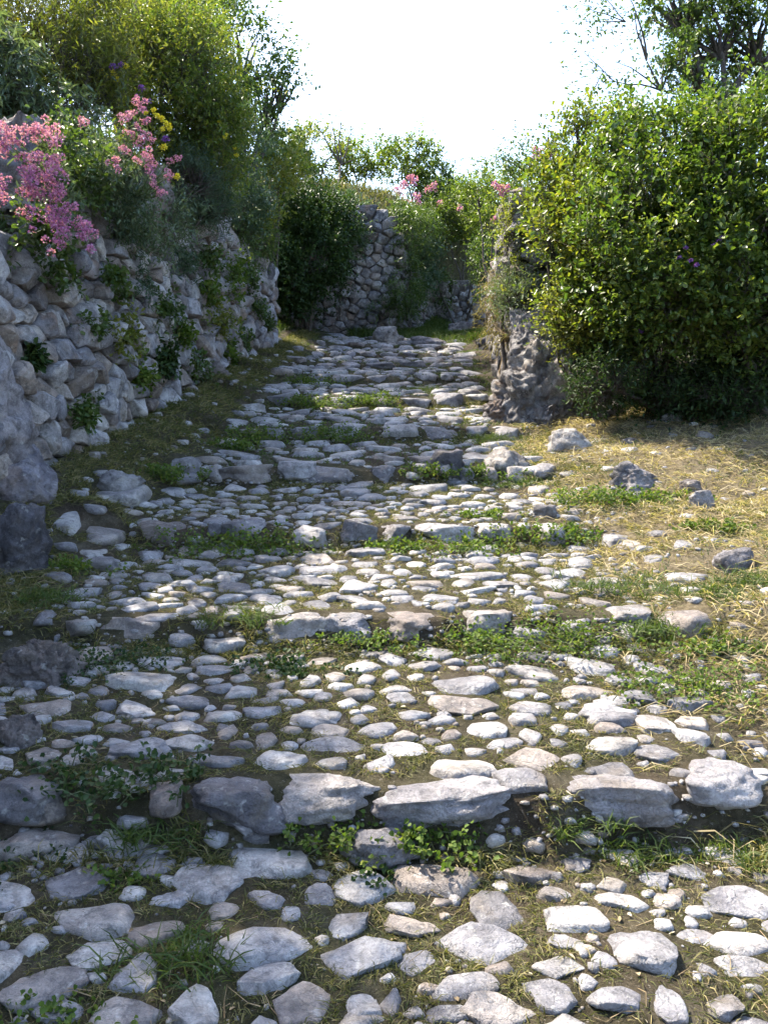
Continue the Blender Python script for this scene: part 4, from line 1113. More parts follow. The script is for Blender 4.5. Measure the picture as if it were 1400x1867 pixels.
plant('shrub', 'far green shrubbery closing the gap above the hollow', 'shrub', [(1.803, 20.726, 5.315, 0.644, 0.618, 0.592), (1.188, 21.281, 5.671, 0.66, 0.594, 0.528), (2.386, 20.173, 4.972, 0.578, 0.64, 0.703)], 'leaf_mid', 2.2, 0.09, 0.04, 58, group=G_B, shape=2, gap=0.3)
plant('shrub', 'far pale shrub on the skyline directly under the sky gap', 'shrub', [(2.125, 22.887, 6.323, 0.652, 0.524, 0.397), (1.417, 22.917, 6.533, 0.567, 0.482, 0.397), (2.838, 22.357, 6.146, 0.554, 0.526, 0.498)], 'leaf_bright', 2.0, 0.09, 0.04, 59, group=G_B, shape=2, gap=0.34)
# --- tall growth on the bank nearest the viewer: its shade lies over the left of the path
plant('tree', 'leafy tree on the left bank just outside the left edge', 'tree',
      [(-3.7, 4.4, 5.0, 0.7, 0.8, 0.8), (-3.75, 5.2, 5.0, 0.6, 0.7, 0.7), (-3.75, 3.4, 5.0, 0.75, 0.8, 0.8), (-3.6, 4.0, 4.0, 0.7, 1.2, 0.8)], 'leaf_bright', 2.0, 0.06, 0.03, 57, base=(-3.7, 4.0), r0=0.07, shape=2, gap=0.28, trunk='trunk')
# --- right side
plant('shrub', 'golden-green glossy shrub catching the sun, leftmost of the big right-hand bushes', 'shrub',
      [(1.82, 7.903, 3.175, 0.284, 0.387, 0.489), (1.652, 7.745, 2.771, 0.135, 0.261, 0.386), (2.082, 8.069, 3.638, 0.397, 0.372, 0.347), (1.88, 7.532, 2.692, 0.31, 0.367, 0.423), (1.739, 7.688, 2.364, 0.164, 0.179, 0.193), (2.021, 7.467, 2.226, 0.31, 0.296, 0.282), (1.413, 8.021, 3.294, 0.119, 0.144, 0.169), (1.429, 7.662, 2.896, 0.105, 0.105, 0.105), (1.473, 7.668, 2.221, 0.126, 0.106, 0.087), (1.76, 8.114, 3.957, 0.129, 0.109, 0.089), (1.557, 8.17, 3.64, 0.141, 0.131, 0.121)], 'leaf_gold', 1.9, 0.044, 0.023, 41, young='leaf_bright', base=(1.9, 7.9), group=G_R, gap=0.40, gscale=0.26, r0=0.025, shape=1)
plant('shrub', 'tall glossy deep green shrub in the middle of the right-hand bushes', 'shrub',
      [(2.35, 7.624, 3.343, 0.517, 0.541, 0.564), (2.118, 7.235, 2.734, 0.541, 0.563, 0.586), (2.659, 7.267, 2.957, 0.496, 0.586, 0.676), (2.31, 7.07, 2.277, 0.489, 0.422, 0.355)], 'leaf_gloss', 1.8, 0.046, 0.024, 42, young='leaf_bright', base=(2.35, 7.6), group=G_R, gap=0.42, gscale=0.26, r0=0.035, shape=1)
plant('shrub', 'glossy dark shrub at the right edge above the black hollow', 'shrub',
      [(3.021, 7.102, 3.22, 0.482, 0.569, 0.657), (2.847, 6.786, 2.414, 0.425, 0.446, 0.467), (3.415, 7.041, 2.787, 0.525, 0.744, 0.963), (2.759, 6.937, 2.05, 0.307, 0.252, 0.197)], 'leaf_gloss', 2.0, 0.049, 0.025, 43, young='leaf_bright', base=(3.1, 7.2), group=G_R, gap=0.42, gscale=0.26, r0=0.035, shape=1)
plant('shrub', 'low dark undergrowth at the foot of the big right-hand bushes', 'shrub',
      [(1.954, 7.496, 1.716, 0.219, 0.219, 0.219), (1.852, 7.179, 1.619, 0.201, 0.192, 0.183), (2.287, 7.503, 1.763, 0.334, 0.31, 0.286), (2.789, 7.699, 1.721, 0.44, 0.377, 0.313), (3.288, 7.489, 1.669, 0.381, 0.343, 0.305), (2.504, 7.271, 1.551, 0.278, 0.218, 0.158), (2.84, 7.069, 1.551, 0.316, 0.239, 0.162)], 'leaf_dark', 2.4, 0.04, 0.016, 44, gap=0.4)
plant('shrub', 'small-leaved yellowish shrub beside the rough rock heap', 'shrub',
      [(1.739, 7.651, 2.101, 0.212, 0.188, 0.164), (1.615, 7.774, 2.254, 0.166, 0.147, 0.127), (1.954, 7.536, 1.999, 0.21, 0.21, 0.21)], 'leaf_yellow', 2.2, 0.03, 0.014, 45, base=(1.95, 7.95), r0=0.012, gap=0.4)
plant('tree', 'dark-stemmed tree rising behind the bushes in the top right corner', 'tree',
      [(3.771, 10.258, 5.561, 0.433, 0.386, 0.34), (3.42, 9.994, 5.118, 0.303, 0.303, 0.303), (4.265, 10.258, 5.561, 0.433, 0.495, 0.556), (3.874, 9.952, 4.818, 0.363, 0.363, 0.363), (3.344, 10.516, 5.957, 0.379, 0.316, 0.252), (4.417, 10.586, 6.457, 0.694, 0.536, 0.379)], 'leaf_mid', 1.6, 0.055, 0.028, 46, base=(3.75, 9.6), r0=0.075, gap=0.52, gscale=0.4, limbs=22, trunk='trunk')
tb = np.array([3.0, 9.6, h1(3.0, 9.6) - 0.03])
thin = thing('tree', 'thin sparse branches with few leaves against the sky, left of the corner tree', 'tree', tuple(tb))
ta = Acc(); rt_ = np.random.default_rng(77)
tf_ = np.array((3.089, 10.062, 4.883)); tm_ = np.array((2.924, 10.109, 5.216))
branches(ta, tb, [tf_], 0.035, rt_, 6)
branches(ta, tf_, [tm_], 0.022, rt_, 5, n=4)
ends = [(2.753, 10.194, 5.822), (2.591, 10.12, 6.017), (2.874, 10.262, 5.592)]
ends2 = [(2.554, 10.001, 5.166), (2.3, 9.969, 4.938), (3.153, 10.258, 5.561), (3.212, 10.117, 5.277)]
ends3 = [(2.058, 10.095, 5.837), (2.191, 10.061, 5.597), (2.508, 10.168, 5.64), (2.27, 10.12, 6.017), (2.094, 9.987, 5.07), (2.118, 10.027, 5.358), (2.126, 9.812, 4.546), (2.276, 9.837, 4.724), (2.575, 9.846, 4.783), (2.785, 9.829, 4.665)]
branches(ta, tm_, ends, 0.013, rt_, 4)
branches(ta, tf_, ends2, 0.012, rt_, 4)
branches(ta, np.array((2.692, 10.168, 5.64)), ends3[:4], 0.007, rt_, 4)
branches(ta, np.array((2.421, 9.985, 5.058)), ends3[4:], 0.006, rt_, 4)
ta.build('trunk', M['bark'], thin, tb)
lp = []
for e, c_, n_, s_ in [(ends, tm_, 26, 0.09), (ends2, tf_, 22, 0.10), (ends3[:4], np.array((2.569, 10.168, 5.64)), 70, 0.10), (ends3[4:], np.array((2.421, 9.985, 5.058)), 34, 0.08)]:
    for t_ in e:
        lp.append(c_ + (np.array(t_) - c_) * rt_.uniform(0.35, 1.1, (n_, 1)) + rt_.normal(size=(n_, 3)) * s_)
lp = np.concatenate(lp)
v, f = leaves(lp, rt_.normal(size=lp.shape), 0.05 * rt_.uniform(0.5, 1.3, len(lp)), 0.024, rt_)
mk('crown', v - tb, f, M['leaf_mid'], thin, smooth=False)
plant('bush', 'silvery grey bush at the foot of the dark wall end', 'bush', [(1.431, 8.762, 2.462, 0.198, 0.165, 0.132), (1.288, 8.93, 2.578, 0.09, 0.118, 0.146)], 'leaf_grey', 2.4, 0.035, 0.008, 48, gap=0.3)
plant('creeper', 'dry straw-coloured plants hanging down the left face of the wall end', 'plant', [(1.275, 10.037, 2.551, 0.076, 0.183, 0.29), (1.272, 9.075, 2.176, 0.069, 0.097, 0.126)], 'leaf_dry', 0.8, 0.07, 0.008, 49, droop=0.6, gap=0.3, base=(1.33, 9.4), bark='dry_stem')
plant('creeper', 'bright green creeper clinging to the corner of the wall end', 'plant', [(1.307, 9.052, 3.086, 0.051, 0.194, 0.338), (1.373, 8.953, 2.744, 0.045, 0.134, 0.224), (1.388, 9.157, 3.476, 0.113, 0.082, 0.051)], 'leaf_yellow', 2.0, 0.035, 0.018, 50, gap=0.3, base=(1.28, 8.8))

# bare sapling on the terrace
sb = np.array([-0.85, 16.2, h1(-0.85, 16.2) - 0.03])
sap = thing('sapling', 'thin nearly bare sapling standing on the ruined wall terrace', 'tree', tuple(sb))
sa = Acc(); rg = np.random.default_rng(70)
tipz = np.array((-1.003, 17.296, 6.781))
tips = [tipz, np.array((-0.634, 17.282, 6.677)), np.array((-1.207, 17.154, 6.489)), np.array((-0.525, 17.081, 5.97)), np.array((-1.352, 17.296, 6.781)), np.array((-0.824, 17.318, 6.938))]
fork = np.array((-0.824, 17.171, 5.892))
branches(sa, sb, [fork], 0.05, rg, 6)
branches(sa, fork, tips, 0.02, rg, 4)
sa.build('trunk', M['bark'], sap, sb)
lp = np.concatenate([fork + (t - fork) * rg.uniform(0.45, 1.08, (34, 1)) + rg.normal(size=(34, 3)) * 0.07 for t in tips])
v, f = leaves(lp, rg.normal(size=lp.shape), 0.06, 0.022, rg)
mk('crown', v - sb, f, M['leaf_mid'], sap, smooth=False)

# ---------------------------------------------------------------- flowering plants
rgf = np.random.default_rng(400)
def head_mesh(mat, n, rad, fl, seed):
    rng = np.random.default_rng(seed)
    V, F, N = [], [], 0
    for k in range(rng.integers(4, 7)):
        c = rng.normal(size=3) * rad * np.array([0.6, 0.6, 0.45]) * (1.0 if mat == 'pink' and n > 100 else 0.5)
        u = unit(rng.normal(size=(n // 5, 3)) + [0, 0, 0.5])
        v, f = leaves(c + u * rad * 0.42 * rng.uniform(0.55, 1.0, (len(u), 1)), u + rng.normal(size=u.shape) * 0.5, fl, fl * 0.8, rng, up=0.2, shape=1)
        V.append(v); F.append(f + N); N += len(v)
    o = mk('flower_head', np.concatenate(V), np.concatenate(F), M[mat], smooth=False)
    me = o.data
    bpy.data.objects.remove(o)
    return me
PINK = [head_mesh('pink', 150, 0.050, 0.0115, 410 + k) for k in range(7)]
PINKFAR = [head_mesh('pink', 70, 0.10, 0.035, 420 + k) for k in range(3)]
YELL = [head_mesh('yellow', 60, 0.024, 0.013, 430 + k) for k in range(3)]
PURP = [head_mesh('purple', 60, 0.035, 0.014, 440 + k) for k in range(3)]

def flower_plant(name, label, heads, meshes, root_at, leafy=90, ll=0.06, lw=0.016, mat='leaf_grey', hs=1.0, sr=0.0028, group=None, arch=0.25):
    B = np.array(root_at, float)
    root = thing(name, label, 'flower', tuple(B), group)
    acc = Acc(); lb, ld = [], []
    for h in heads:
        h = np.array(h, float)
        t = np.linspace(0, 1, 8)[:, None]
        L = np.linalg.norm(h - B)
        P = B + (h - B) * t + np.array([0, 0, -arch * L]) * (t * (1 - t)) + rgf.normal(size=(8, 3)) * 0.012 * L * t * (1 - t) * 3
        acc.add(*tube(P, sr * (1.4 - 0.7 * t[:, 0]), 4))
        k = max(4, leafy // len(heads))
        tt = rgf.uniform(0.05, 0.88, k)
        lb.append(np.stack([np.interp(tt, t[:, 0], P[:, a]) for a in range(3)], 1))
        dd = unit(h - B) * 0.5 + unit(rgf.normal(size=(k, 3))) * 0.9
        ld.append(dd)
        o = link('flower_head', meshes[int(rgf.integers(len(meshes)))], root, tuple(h - B), (rgf.uniform(-.5, .5), rgf.uniform(-.5, .5), rgf.uniform(0, 6)))
        o.scale = (hs * rgf.uniform(0.75, 1.2),) * 3
    tag(acc.build('stems', M['stem'], root, B), kind='stuff')
    lb = np.concatenate(lb); ld = np.concatenate(ld)
    v, f = leaves(lb, ld, ll * rgf.uniform(0.6, 1.3, len(lb)), lw, rgf)
    tag(mk('foliage', v - B, f, M[mat], root, smooth=False), kind='stuff')
    return root

flower_plant('pink_flower', 'upper clump of pink flower heads at the left edge above the wall',
    [(-2.045, 5.165, 3.091), (-1.981, 5.158, 3.041), (-1.938, 5.213, 3.075), (-1.931, 5.154, 3.016), (-2.092, 5.099, 2.983), (-2.149, 5.091, 2.927), (-2.155, 5.108, 3.044), (-2.139, 5.045, 2.956), (-2.21, 5.047, 2.974), (-2.04, 5.208, 3.037)], PINK, (-1.927, 5.483, 2.84), 160)
flower_plant('pink_flower', 'middle clump of dense pink flower heads at the left edge',
    [(-2.067, 5.082, 2.859), (-1.999, 5.084, 2.877), (-1.961, 5.078, 2.834), (-1.893, 5.135, 2.879), (-1.855, 5.13, 2.841), (-1.889, 5.071, 2.785), (-2.009, 5.021, 2.79), (-1.936, 5.065, 2.741), (-1.868, 5.12, 2.772), (-1.978, 5.014, 2.735), (-1.961, 5.059, 2.698), (-1.877, 5.114, 2.729), (-2.024, 5.008, 2.692), (-2.126, 4.96, 2.711), (-2.104, 4.955, 2.674)], PINK, (-1.877, 5.516, 2.717), 180)
flower_plant('pink_flower', 'lowest pink flower clump hanging in front of the wall stones',
    [(-1.925, 5.099, 2.622), (-1.868, 5.1, 2.629), (-1.824, 5.095, 2.597), (-1.899, 5.09, 2.56), (-1.836, 5.088, 2.547), (-1.999, 5.042, 2.574), (-1.949, 5.034, 2.519), (-1.868, 5.081, 2.497), (-1.745, 5.186, 2.523), (-1.771, 5.183, 2.504), (-1.83, 5.076, 2.46), (-1.974, 5.05, 2.633), (-1.931, 5.106, 2.676), (-1.899, 5.066, 2.391), (-1.739, 5.172, 2.428)], PINK, (-1.911, 5.504, 2.632), 140)
flower_plant('pink_flower', 'loose pink flower stems in front of the bright shrub',
    [(-1.719, 6.344, 3.575), (-1.692, 6.338, 3.537), (-1.777, 6.332, 3.491), (-1.669, 6.326, 3.452), (-1.708, 6.317, 3.384), (-1.692, 6.31, 3.338), (-1.638, 6.308, 3.322), (-1.739, 6.303, 3.284), (-1.793, 6.312, 3.353), (-1.816, 6.224, 3.443), (-1.793, 6.191, 3.21), (-1.954, 5.907, 3.343)], PINK, (-1.967, 6.596, 3.218), 160, hs=0.8)
flower_plant('pink_flower', 'pair of bright pink flower heads in the middle of the left wall plants',
    [(-1.625, 6.085, 3.174), (-1.591, 6.08, 3.137), (-1.658, 6.078, 3.123), (-1.763, 5.865, 3.047), (-1.613, 6.075, 3.101)], PINK, (-1.936, 6.469, 3.033), 160, hs=0.9)
flower_plant('pink_flower', 'small pink flowers on long stems at the right of the left wall plants',
    [(-1.577, 6.479, 3.105), (-1.549, 6.483, 3.128), (-1.533, 6.604, 3.274), (-1.582, 6.6, 3.242), (-1.603, 6.364, 3.002), (-1.587, 6.359, 2.963), (-1.646, 6.273, 3.07), (-1.607, 6.266, 3.024)], PINK, (-1.896, 6.667, 3), 140, hs=0.7)
flower_plant('yellow_flower', 'yellow flowers beside the loose pink stems on the left wall',
    [(-1.717, 6.96, 3.651), (-1.683, 6.953, 3.601), (-1.759, 6.963, 3.668), (-1.785, 6.97, 3.718), (-1.649, 6.948, 3.567), (-1.708, 6.948, 3.567), (-1.844, 6.966, 3.693), (-1.704, 6.928, 3.424), (-1.574, 6.792, 3.172)], YELL, (-1.883, 7.108, 3.264), 120, mat='leaf_yellow', lw=0.01)
flower_plant('yellow_flower', 'pale yellow flower tuft at the crest of the left bank above the pink stems',
    [(-2.118, 7.442, 4.207), (-2.231, 7.437, 4.171), (-2.272, 7.43, 4.118), (-2.186, 7.426, 4.091), (-2.308, 7.435, 4.153), (-2.218, 7.432, 4.135)], YELL, (-2.249, 7.59, 3.824), 160, mat='leaf_yellow', lw=0.01)
flower_plant('yellow_flower', 'tiny yellow flowers among the feathery weeds at upper left',
    [(-2.704, 7.461, 4.341), (-2.592, 7.472, 4.421), (-2.795, 7.48, 4.475), (-2.55, 7.695, 4.567), (-2.885, 7.448, 4.252), (-2.615, 7.592, 4.553), (-2.993, 7.496, 4.586)], YELL, (-2.859, 7.828, 4.076), 120, mat='leaf_yellow', lw=0.01, hs=0.7)
flower_plant('yellow_flower', 'few yellow flowers low on the bright shrub, right of the others',
    [(-1.545, 8.432, 4.066), (-1.484, 8.415, 3.944), (-1.494, 8.412, 3.923), (-1.436, 8.608, 3.878), (-1.415, 8.597, 3.805)], YELL, (-1.63, 8.661, 3.536), 80, mat='leaf_yellow', lw=0.01, hs=0.8)
flower_plant('purple_flower', 'purple vetch flowers in the crest of the left bank beside the yellow tuft',
    [(-2.124, 7.337, 4.178), (-2.195, 7.335, 4.16), (-1.935, 7.205, 3.958), (-1.97, 7.196, 3.892), (-1.883, 7.189, 3.845), (-1.691, 6.938, 3.491)], PURP, (-2.051, 7.361, 3.627), 100, hs=0.9)
flower_plant('purple_flower', 'purple flowers scattered in the dark right-hand shrub',
    [(2.507, 6.522, 2.688), (2.483, 6.518, 2.664), (2.249, 6.562, 2.616), (2.312, 6.492, 2.479), (2.282, 6.549, 2.519), (2.217, 6.604, 2.551), (2.049, 6.935, 2.032), (2.442, 6.513, 2.624)], PURP, (2.621, 7.064, 2.233), 30, mat='leaf_gloss', hs=0.7)
flower_plant('pink_flower', 'distant pink flower clump on the terrace right of the bright shrubs',
    [(0.244, 17.94, 5.611), (0.388, 17.955, 5.72), (0.532, 17.975, 5.863), (0.598, 17.963, 5.775), (0.886, 17.94, 5.611), (0.997, 17.947, 5.665), (0.657, 17.708, 5.401), (0.438, 17.696, 5.314), (0.712, 17.69, 5.271), (0.31, 17.929, 5.534), (1.095, 17.69, 5.271), (1.493, 17.473, 5.163)], PINKFAR, (0.672, 18.063, 5.048), 120, ll=0.12, lw=0.03, sr=0.006)
flower_plant('pink_flower', 'vivid pink flowers on the skyline left of the wall end',
    [(1.699, 13.57, 4.694), (1.775, 13.563, 4.644), (1.858, 13.558, 4.611), (1.925, 13.551, 4.561), (1.816, 13.547, 4.536), (1.892, 13.563, 4.644)], PINKFAR, (1.927, 13.806, 4.223), 60, ll=0.1, lw=0.03, hs=0.7, sr=0.005)
flower_plant('pink_flower', 'single pink flower head low beside the wall end',
    [(1.618, 12.977, 4.071), (1.594, 12.974, 4.047)], PINKFAR, (1.772, 13.242, 3.796), 30, ll=0.1, lw=0.03, hs=0.6, sr=0.005)
flower_plant('pink_flower', 'dull pink flowers in the reddish shrub on the right skyline',
    [(1.927, 11.532, 4.568), (2.019, 11.539, 4.617), (2.16, 11.535, 4.589), (1.948, 11.545, 4.659)], PINKFAR, (2.092, 11.895, 4.278), 30, ll=0.1, lw=0.03, hs=0.6, sr=0.005)

# ---------------------------------------------------------------- plants rooted in the left wall and in the path
def clump(name, label, cat, c, r, mat, n, ll, lw, seed, group=None, up=0.6, flatten=(1, 1, 0.6), normal=(0, 0, 1), shape=1, blade=False):
    rng = np.random.default_rng(seed)
    B = np.array(c, float); nrm = np.array(normal, float)
    root = thing(name, label, cat, tuple(B), group)
    sprigs = max(5, n // 14)
    u = unit(rng.normal(size=(sprigs, 3)) + nrm * 0.9)
    p0 = B + rng.normal(size=(sprigs, 3)) * r * 0.55 * np.array(flatten) * [1, 1, 0.4]
    ext = u * np.array(flatten) * (r * rng.uniform(0.35, 0.95, sprigs))[:, None]
    acc = Acc()
    for a, e in zip(p0, ext):
        acc.add(*tube(np.stack([a - nrm * 0.02, a + e * 0.5 + nrm * r * .06, a + e]), [0.0022, 0.0018, 0.001], 3))
    tag(acc.build('stems', M['stem'], root, B), kind='stuff')
    if blade:
        k = rng.integers(0, sprigs, n)
        p = p0[k] + rng.normal(size=(n, 3)) * r * 0.16 * [1, 1, 0.1]
        d = unit(rng.normal(size=(n, 3)) * [0.8, 0.8, 0.3] + nrm * 1.0)
        v, q, t = blades(p - B, d, ll * rng.uniform(0.5, 1.3, n), lw, rng, 0.9)
        tag(mk('foliage', v, [t, q], M[mat], root, smooth=False), kind='stuff')
    else:
        k = rng.integers(0, sprigs, n); t = rng.uniform(0.15, 1.05, n)[:, None]
        p = p0[k] + ext[k] * t + rng.normal(size=(n, 3)) * r * 0.10
        d = unit(ext[k] / r * 0.5 + rng.normal(size=(n, 3)) * 0.7 + nrm * 0.2)
        v, f = leaves(p - B, d, ll * rng.uniform(0.55, 1.25, n), lw, rng, up=up, shape=shape)
        tag(mk('foliage', v, f, M[mat], root, smooth=False), kind='stuff')
    return root

WP = [  # point on the wall, radius m, material, leaves, label
 ((-1.74, 9.931, 2.874), 0.30, 'clover', 420, 'long green creeper trail down the far part of the left wall'),
 ((-1.831, 8.938, 2.851), 0.24, 'leaf_mid', 300, 'green plant hanging below the blue-grey feathery bush'),
 ((-1.835, 8.916, 2.549), 0.22, 'clover', 280, 'bright green weed in the joints left of the long creeper trail'),
 ((-1.801, 9.275, 2.304), 0.26, 'leaf_yellow', 330, 'yellow-green weed at mid height under the long creeper trail'),
 ((-1.649, 10.927, 2.633), 0.22, 'leaf_mid', 220, 'small green weed near the far end of the left wall'),
 ((-1.955, 7.613, 2.258), 0.22, 'leaf_mid', 300, 'leafy weed in the middle of the left wall'),
 ((-2.041, 6.675, 1.981), 0.20, 'leaf_yellow', 320, 'yellow and green weed in the left wall above the dark broad plant'),
 ((-1.967, 7.469, 1.809), 0.22, 'leaf_dark', 420, 'dark broad-leaved plant low in the left wall'),
 ((-2.011, 6.997, 1.683), 0.17, 'clover', 300, 'fresh green clump left of the dark broad-leaved plant'),
 ((-1.886, 8.366, 1.799), 0.22, 'leaf_mid', 260, 'dull green clump at the wall foot right of the dark broad plant'),
 ((-1.712, 10.253, 2.149), 0.22, 'leaf_mid', 220, 'weed low in the far part of the wall'),
 ((-1.765, 9.665, 1.916), 0.20, 'clover', 200, 'bright clump at the foot of the far part of the wall'),
 ((-2.053, 6.526, 2.361), 0.18, 'leaf_mid', 300, 'green weed under the grey foliage left of the wall middle'),
 ((-2.168, 5.261, 1.765), 0.10, 'leaf_dark', 160, 'small dark fern at the edge of the lilac outcrop'),
 ((-2.114, 5.848, 1.414), 0.15, 'leaf_mid', 260, 'green weed right of the lilac outcrop at the wall foot'),
 ((-1.899, 8.218, 2.756), 0.24, 'leaf_blue', 360, 'bluish plant hanging over the upper middle of the left wall'),
 ((-2.001, 7.078, 2.836), 0.34, 'leaf_grey', 700, 'mat of grey-green foliage draping over the left wall below the pink flowers'),
 ((-2.063, 6.433, 3.063), 0.34, 'leaf_grey', 700, 'grey-green foliage right of the dense pink flowers'),
 ((-2.038, 6.712, 2.89), 0.30, 'leaf_blue', 560, 'bluish foliage draping the wall top under the pink flower stems'),
 ((-2.155, 5.415, 2.501), 0.28, 'leaf_mid', 420, 'narrow-leaved foliage hanging below the pink flowers at the left edge'),
 ((-1.924, 7.948, 3.065), 0.32, 'leaf_grey', 600, 'pale grey-green foliage over the wall left of the weathered rock'),
 ((-2.09, 6.137, 2.03), 0.14, 'leaf_mid', 200, 'small weed between the yellow weed and the lilac outcrop'),
 ((-2.002, 7.099, 2.41), 0.18, 'leaf_blue', 260, 'bluish weed above the middle of the left wall'),
 ((-1.685, 10.554, 2.925), 0.22, 'leaf_mid', 240, 'green trail right of the long creeper near the wall end'),
 ((-1.912, 8.073, 2.081), 0.18, 'clover', 240, 'fresh weed between the middle leafy weed and the wall foot'),
 ((-2.133, 5.681, 2.308), 0.16, 'leaf_mid', 220, 'green sprig below the lowest pink flowers'),
 ((-1.597, 11.507, 2.45), 0.20, 'leaf_mid', 180, 'last small weed at the very end of the left wall'),
 ((-2.103, 6, 3.067), 0.30, 'leaf_mid', 520, 'green foliage behind the upper pink flower clump'),
]
for k, (c, r, mat, n, lab) in enumerate(WP):
    c = (c[0] + 0.05, c[1], c[2])
    r *= 1.3 if n >= 500 else 1.05
    sm = n >= 500
    clump('wall_plant', lab, 'plant', c, r, mat, int(n * (2.2 if sm else 1.6)), 0.045 if mat != 'leaf_dark' else 0.055, 0.014 if mat in ('leaf_grey', 'leaf_blue') else 0.026, 600 + k,
          'plants rooted in the left wall', normal=(0.75, -0.3, 0.1), flatten=(0.38, 1.0, 0.95 if k else 1.6), shape=0 if sm else 1)

PW = [  # ground point (x, y, -), radius, kind, label;  c clover, g grass tuft, d dark leaves
 ((0.117, 2.436, 2.6), 0.13, 'c', 'dense dark clover clump below the middle of the nearest step'),
 ((0.72, 2.433, 2.6), 0.11, 'g', 'long-bladed grass tuft below the right half of the nearest step'),
 ((0.584, 2.423, 2.59), 0.08, 'g', 'thin grass left of the long-bladed tuft at the nearest step'),
 ((1.076, 2.421, 2.59), 0.10, 'g', 'sparse grass under the pale block at the right end of nearest step'),
 ((-0.168, 2.452, 2.61), 0.11, 'c', 'weeds under the layered dark stone of the nearest step'),
 ((-0.016, 2.329, 2.5), 0.10, 'd', 'dark leaves round the sunken stone below the nearest step'),
 ((-0.835, 2.555, 2.7), 0.15, 'd', 'dark leafy clump left of the nearest step'),
 ((-0.648, 2.416, 2.58), 0.12, 'g', 'dark grass patch among stones left of the big flat cobble'),
 ((-0.749, 2.278, 2.45), 0.06, 'c', 'rosette of narrow leaves beside the rounded cobble at lower left'),
 ((-0.51, 1.991, 2.17), 0.12, 'g', 'grass between the cobbles at lower left'),
 ((-1.113, 2.391, 2.56), 0.13, 'd', 'dark weeds at the left edge below the big left cobble'),
 ((-0.756, 1.807, 1.99), 0.08, 'c', 'small weed at the bottom left corner'),
 ((-0.827, 4.861, 4.94), 0.24, 'c', 'wide green weed band under the left half of the third step'),
 ((-0.636, 3.696, 3.8), 0.13, 'g', 'grass clump between the two big blocks of the second step'),
 ((-0.092, 3.636, 3.75), 0.12, 'c', 'yellow-green weed in the gap at the middle of the second step'),
 ((-0.406, 3.375, 3.5), 0.12, 'd', 'dark clover under the second step left of centre'),
 ((-1.143, 3.426, 3.55), 0.15, 'd', 'dark weeds between the pitted boulder and the long flat cobble'),
 ((-1.666, 3.884, 3.98), 0.16, 'g', 'tall grass at the left edge below the dark boulder'),
 ((-1.641, 4.296, 4.38), 0.12, 'c', 'green weed right of the dark boulder at left'),
 ((-1.59, 5.925, 5.95), 0.17, 'c', 'weed patch at the left end of the fourth step'),
 ((-1.283, 6.994, 6.99), 0.15, 'c', 'small weed above the fourth step'),
 ((0.388, 3.657, 3.77), 0.20, 'c', 'low green weeds under the right of the second step'),
 ((0.779, 3.666, 3.78), 0.26, 'c', 'broad bright green weed bank at the right end of the second step'),
 ((1.227, 3.699, 3.81), 0.16, 'g', 'grass and weeds right of the bright weed bank'),
 ((0.048, 4.85, 4.93), 0.12, 'c', 'weed in the middle under the third step'),
 ((0.53, 4.912, 4.99), 0.20, 'c', 'green weeds under the right end of the third step'),
 ((1.03, 5.013, 5.08), 0.15, 'c', 'weeds around the small dark rock at the third step'),
 ((0.622, 5.315, 5.37), 0.11, 'c', 'small bright cushion of weeds above the third step'),
 ((1.463, 5.494, 5.54), 0.20, 'c', 'bright weeds left of the blue-black rock'),
 ((1.764, 5.437, 5.48), 0.16, 'c', 'bright weeds in front of the blue-black rock'),
 ((1.905, 4.869, 4.93), 0.11, 'c', 'lone bright weed on the straw at right'),
 ((0.989, 6.236, 6.27), 0.18, 'g', 'bright grass on the right edge of the cobbles above the third step'),
 ((1.243, 4.197, 4.29), 0.22, 'g', 'bright thin grass patch on the right bank'),
 ((1.535, 3.942, 4.04), 0.16, 'g', 'grass tuft in front of the dark rounded rock'),
 ((1.825, 4.09, 4.18), 0.15, 'g', 'long grass at the right edge beside the dark rounded rock'),
 ((1.233, 3.2, 3.33), 0.22, 'c', 'large dense green weed patch on the right bank'),
 ((1.484, 3.482, 3.6), 0.15, 'c', 'upper smaller weed patch behind the large dense one at right'),
 ((0.326, 6.299, 6.32), 0.13, 'c', 'weed in front of the low brown-black rock'),
 ((0.686, 6.319, 6.34), 0.13, 'c', 'weed between the two dark rocks beside the step'),
 ((-1.141, 7.396, 7.38), 0.22, 'c', 'green weed band under the left half of the fifth step'),
 ((-0.48, 7.468, 7.45), 0.26, 'c', 'green weed band under the middle of the fifth step'),
 ((-0.777, 8.684, 8.62), 0.22, 'c', 'weeds under the middle of the sixth step'),
 ((-0.157, 8.786, 8.72), 0.20, 'c', 'weeds under the right half of the sixth step'),
 ((-0.871, 9.766, 9.66), 0.22, 'c', 'weeds far up the path under the seventh step'),
 ((0.426, 9.546, 9.45), 0.22, 'g', 'bright grass at the right end of the far steps'),
 ((0.879, 7.597, 7.58), 0.22, 'g', 'sunlit grass at the right edge of the path below the rock heap'),
]
for k, (c, r, kd, lab) in enumerate(PW):
    x, y = c[0], c[1]
    mat = {'c': 'clover', 'g': 'grass_green', 'd': 'leaf_dark'}[kd]
    r *= 1.05
    n = int((820 if kd != 'g' else 420) * (r / 0.15) ** 1.4)
    sc = (0.016 if k % 3 else 0.020) if y < 4.6 else 0.022
    clump('weed_clump' if kd != 'g' else 'grass_tuft', lab, 'weed' if kd != 'g' else 'grass', (x, y, h1(x, y) - 0.005), r, mat, n,
          sc if kd != 'g' else 0.08, sc * 0.8 if kd != 'g' else 0.0045, 800 + k, 'weeds growing in the path' if kd != 'g' else 'grass tufts growing in the path',
          flatten=(1.3, 0.75, 0.42), blade=(kd == 'g'))

